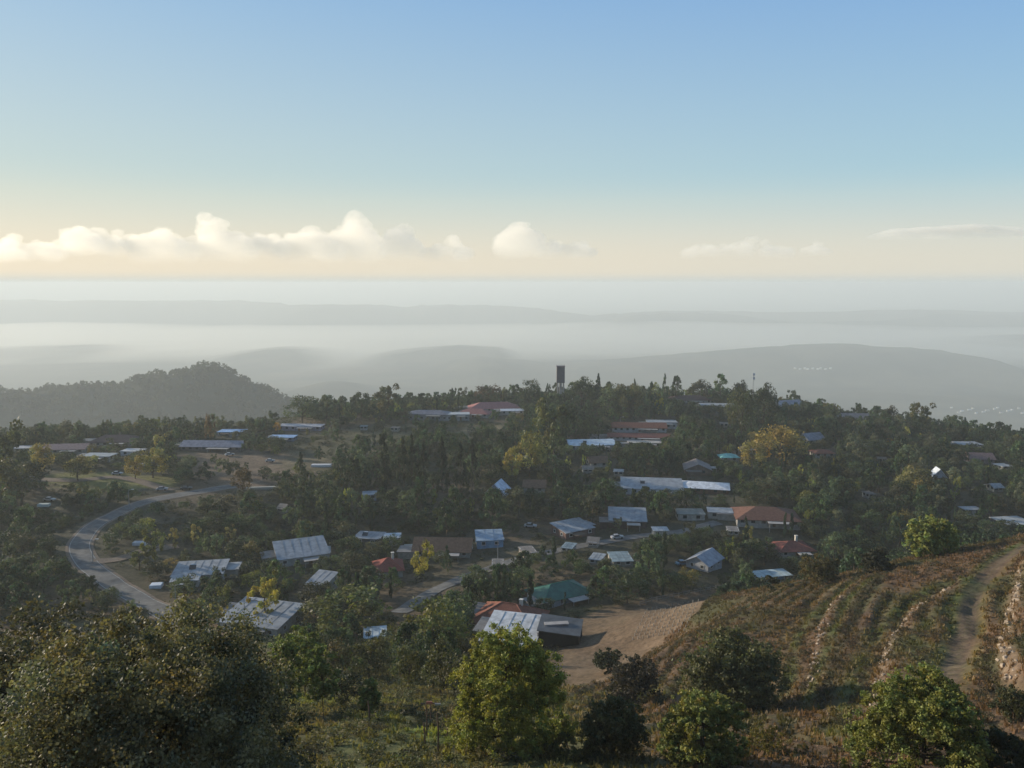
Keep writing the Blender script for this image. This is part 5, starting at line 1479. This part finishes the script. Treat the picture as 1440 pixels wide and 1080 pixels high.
# ------------------------------------------------------------------ clouds far beyond the plain
def cloud_mat(dn=1 / 2200):
    m = bpy.data.materials.new('cloud_vapour'); m.use_nodes = True
    n, l = m.node_tree.nodes, m.node_tree.links
    n.clear(); out = n.new('ShaderNodeOutputMaterial'); v = n.new('ShaderNodeVolumePrincipled')
    v.inputs['Color'].default_value = (.97, .94, .87, 1); v.inputs['Anisotropy'].default_value = .35
    tc = n.new('ShaderNodeTexCoord'); sp = n.new('ShaderNodeSeparateXYZ'); l.new(tc.outputs['Generated'], sp.inputs[0])
    mr = n.new('ShaderNodeMapRange'); mr.interpolation_type = 'SMOOTHSTEP'; mr.inputs[1].default_value = 0.0; mr.inputs[2].default_value = .85
    mr.inputs[3].default_value = 0.0; mr.inputs[4].default_value = dn
    l.new(sp.outputs['Z'], mr.inputs[0])
    l.new(mr.outputs[0], v.inputs['Density']); l.new(v.outputs[0], out.inputs['Volume'])
    return m
M_CLOUD = cloud_mat(1 / 2600)
M_CLOUD2 = cloud_mat(1 / 1500)
def cloud(x0, x1, top, base, label, seed, D=80000, flat=False, dens=1.0):
    rg = np.random.default_rng(seed)
    a, b = at(x0, top, D), at(x1, base, D); W = b[0] - a[0]; Hh = a[2] - b[2]; cx = (a[0] + b[0]) / 2
    mb = bpy.data.meshes.new('cloud'); V, Fc = [], []
    import bmesh
    bm = bmesh.new()
    n = int(26 + 20 * W / max(Hh, 1) * .4)
    for i in range(n):
        u = rg.uniform(-1, 1); env = (1 - abs(u) ** 1.6) ** .6 * (.55 + .45 * math.sin(3.1 * u + seed) ** 2) if not flat else (1 - abs(u) ** 2) ** .5
        zz = rg.random() ** .8 * env; r = Hh * (.16 + .16 * (1 - zz)) * (.7 + .6 * rg.random())
        if flat: r = Hh * .35
        zc = b[2] + r * .3 + zz * (Hh - r * 1.1)
        Mx = Matrix.Translation((u * (W / 2 - r * .7), rg.normal() * Hh * .3, zc - b[2])) @ Matrix.Diagonal((r * (1.2 if not flat else 3), r, r * (.85 if not flat else .6), 1))
        bmesh.ops.create_icosphere(bm, subdivisions=2, radius=1, matrix=Mx)
    bm.to_mesh(mb); bm.free()
    o = link('cloud', mb, None, (cx, D, b[2]))
    md = o.modifiers.new('r', 'REMESH'); md.mode = 'VOXEL'; md.voxel_size = max(60, Hh / 26)
    tx = bpy.data.textures.new('t', 'CLOUDS'); tx.noise_scale = Hh * .10; tx.noise_depth = 3
    dm = o.modifiers.new('d', 'DISPLACE'); dm.texture = tx; dm.strength = Hh * .14; dm.mid_level = .5; dm.texture_coords = 'LOCAL'
    dg = bpy.context.evaluated_depsgraph_get(); dg.update()
    me = bpy.data.meshes.new_from_object(o.evaluated_get(dg)); o.modifiers.clear(); o.data = me
    me.materials.clear(); me.materials.append(M_CLOUD2 if flat else M_CLOUD)
    for p_ in me.polygons: p_.use_smooth = True
    tag(o, label, 'cloud', 'cumulus clouds on the horizon')
for i, c in enumerate([
    (-30, 85, 323, 362, 'faintest cumulus at the far left of the horizon row'), (78, 178, 306, 352, 'long flat-topped cumulus second from the left'),
    (180, 272, 306, 360, 'pale cumulus with a grey cap between the flat-topped one and the knobbly one'), (262, 352, 297, 358, 'knobbly topped cumulus left of the gap'),
    (345, 400, 316, 356, 'low shoulder cloud just left of the gap'), (388, 480, 304, 358, 'bulging cumulus leaning on the tallest one'),
    (466, 536, 288, 356, 'tallest cumulus with a bright left rim'), (530, 592, 306, 356, 'rounded cumulus right of the tallest one'),
    (595, 668, 328, 360, 'small low cumulus between the rounded one and the lone tower'), (700, 768, 296, 352, 'lone towering cumulus near the middle'),
    (755, 840, 328, 356, 'trailing low cloud right of the lone tower'), (960, 1120, 330, 356, 'thin low line of cloud right of centre'),
    (1126, 1168, 336, 354, 'tiny cloud puff right of the thin low line')]):
    cloud(c[0], c[1], c[2], c[3] + 6, c[4], seed=40 + i)
cloud(1235, 1520, 313, 337, 'long grey flat cloud with bright top at the right edge', 77, flat=True)
print('done')
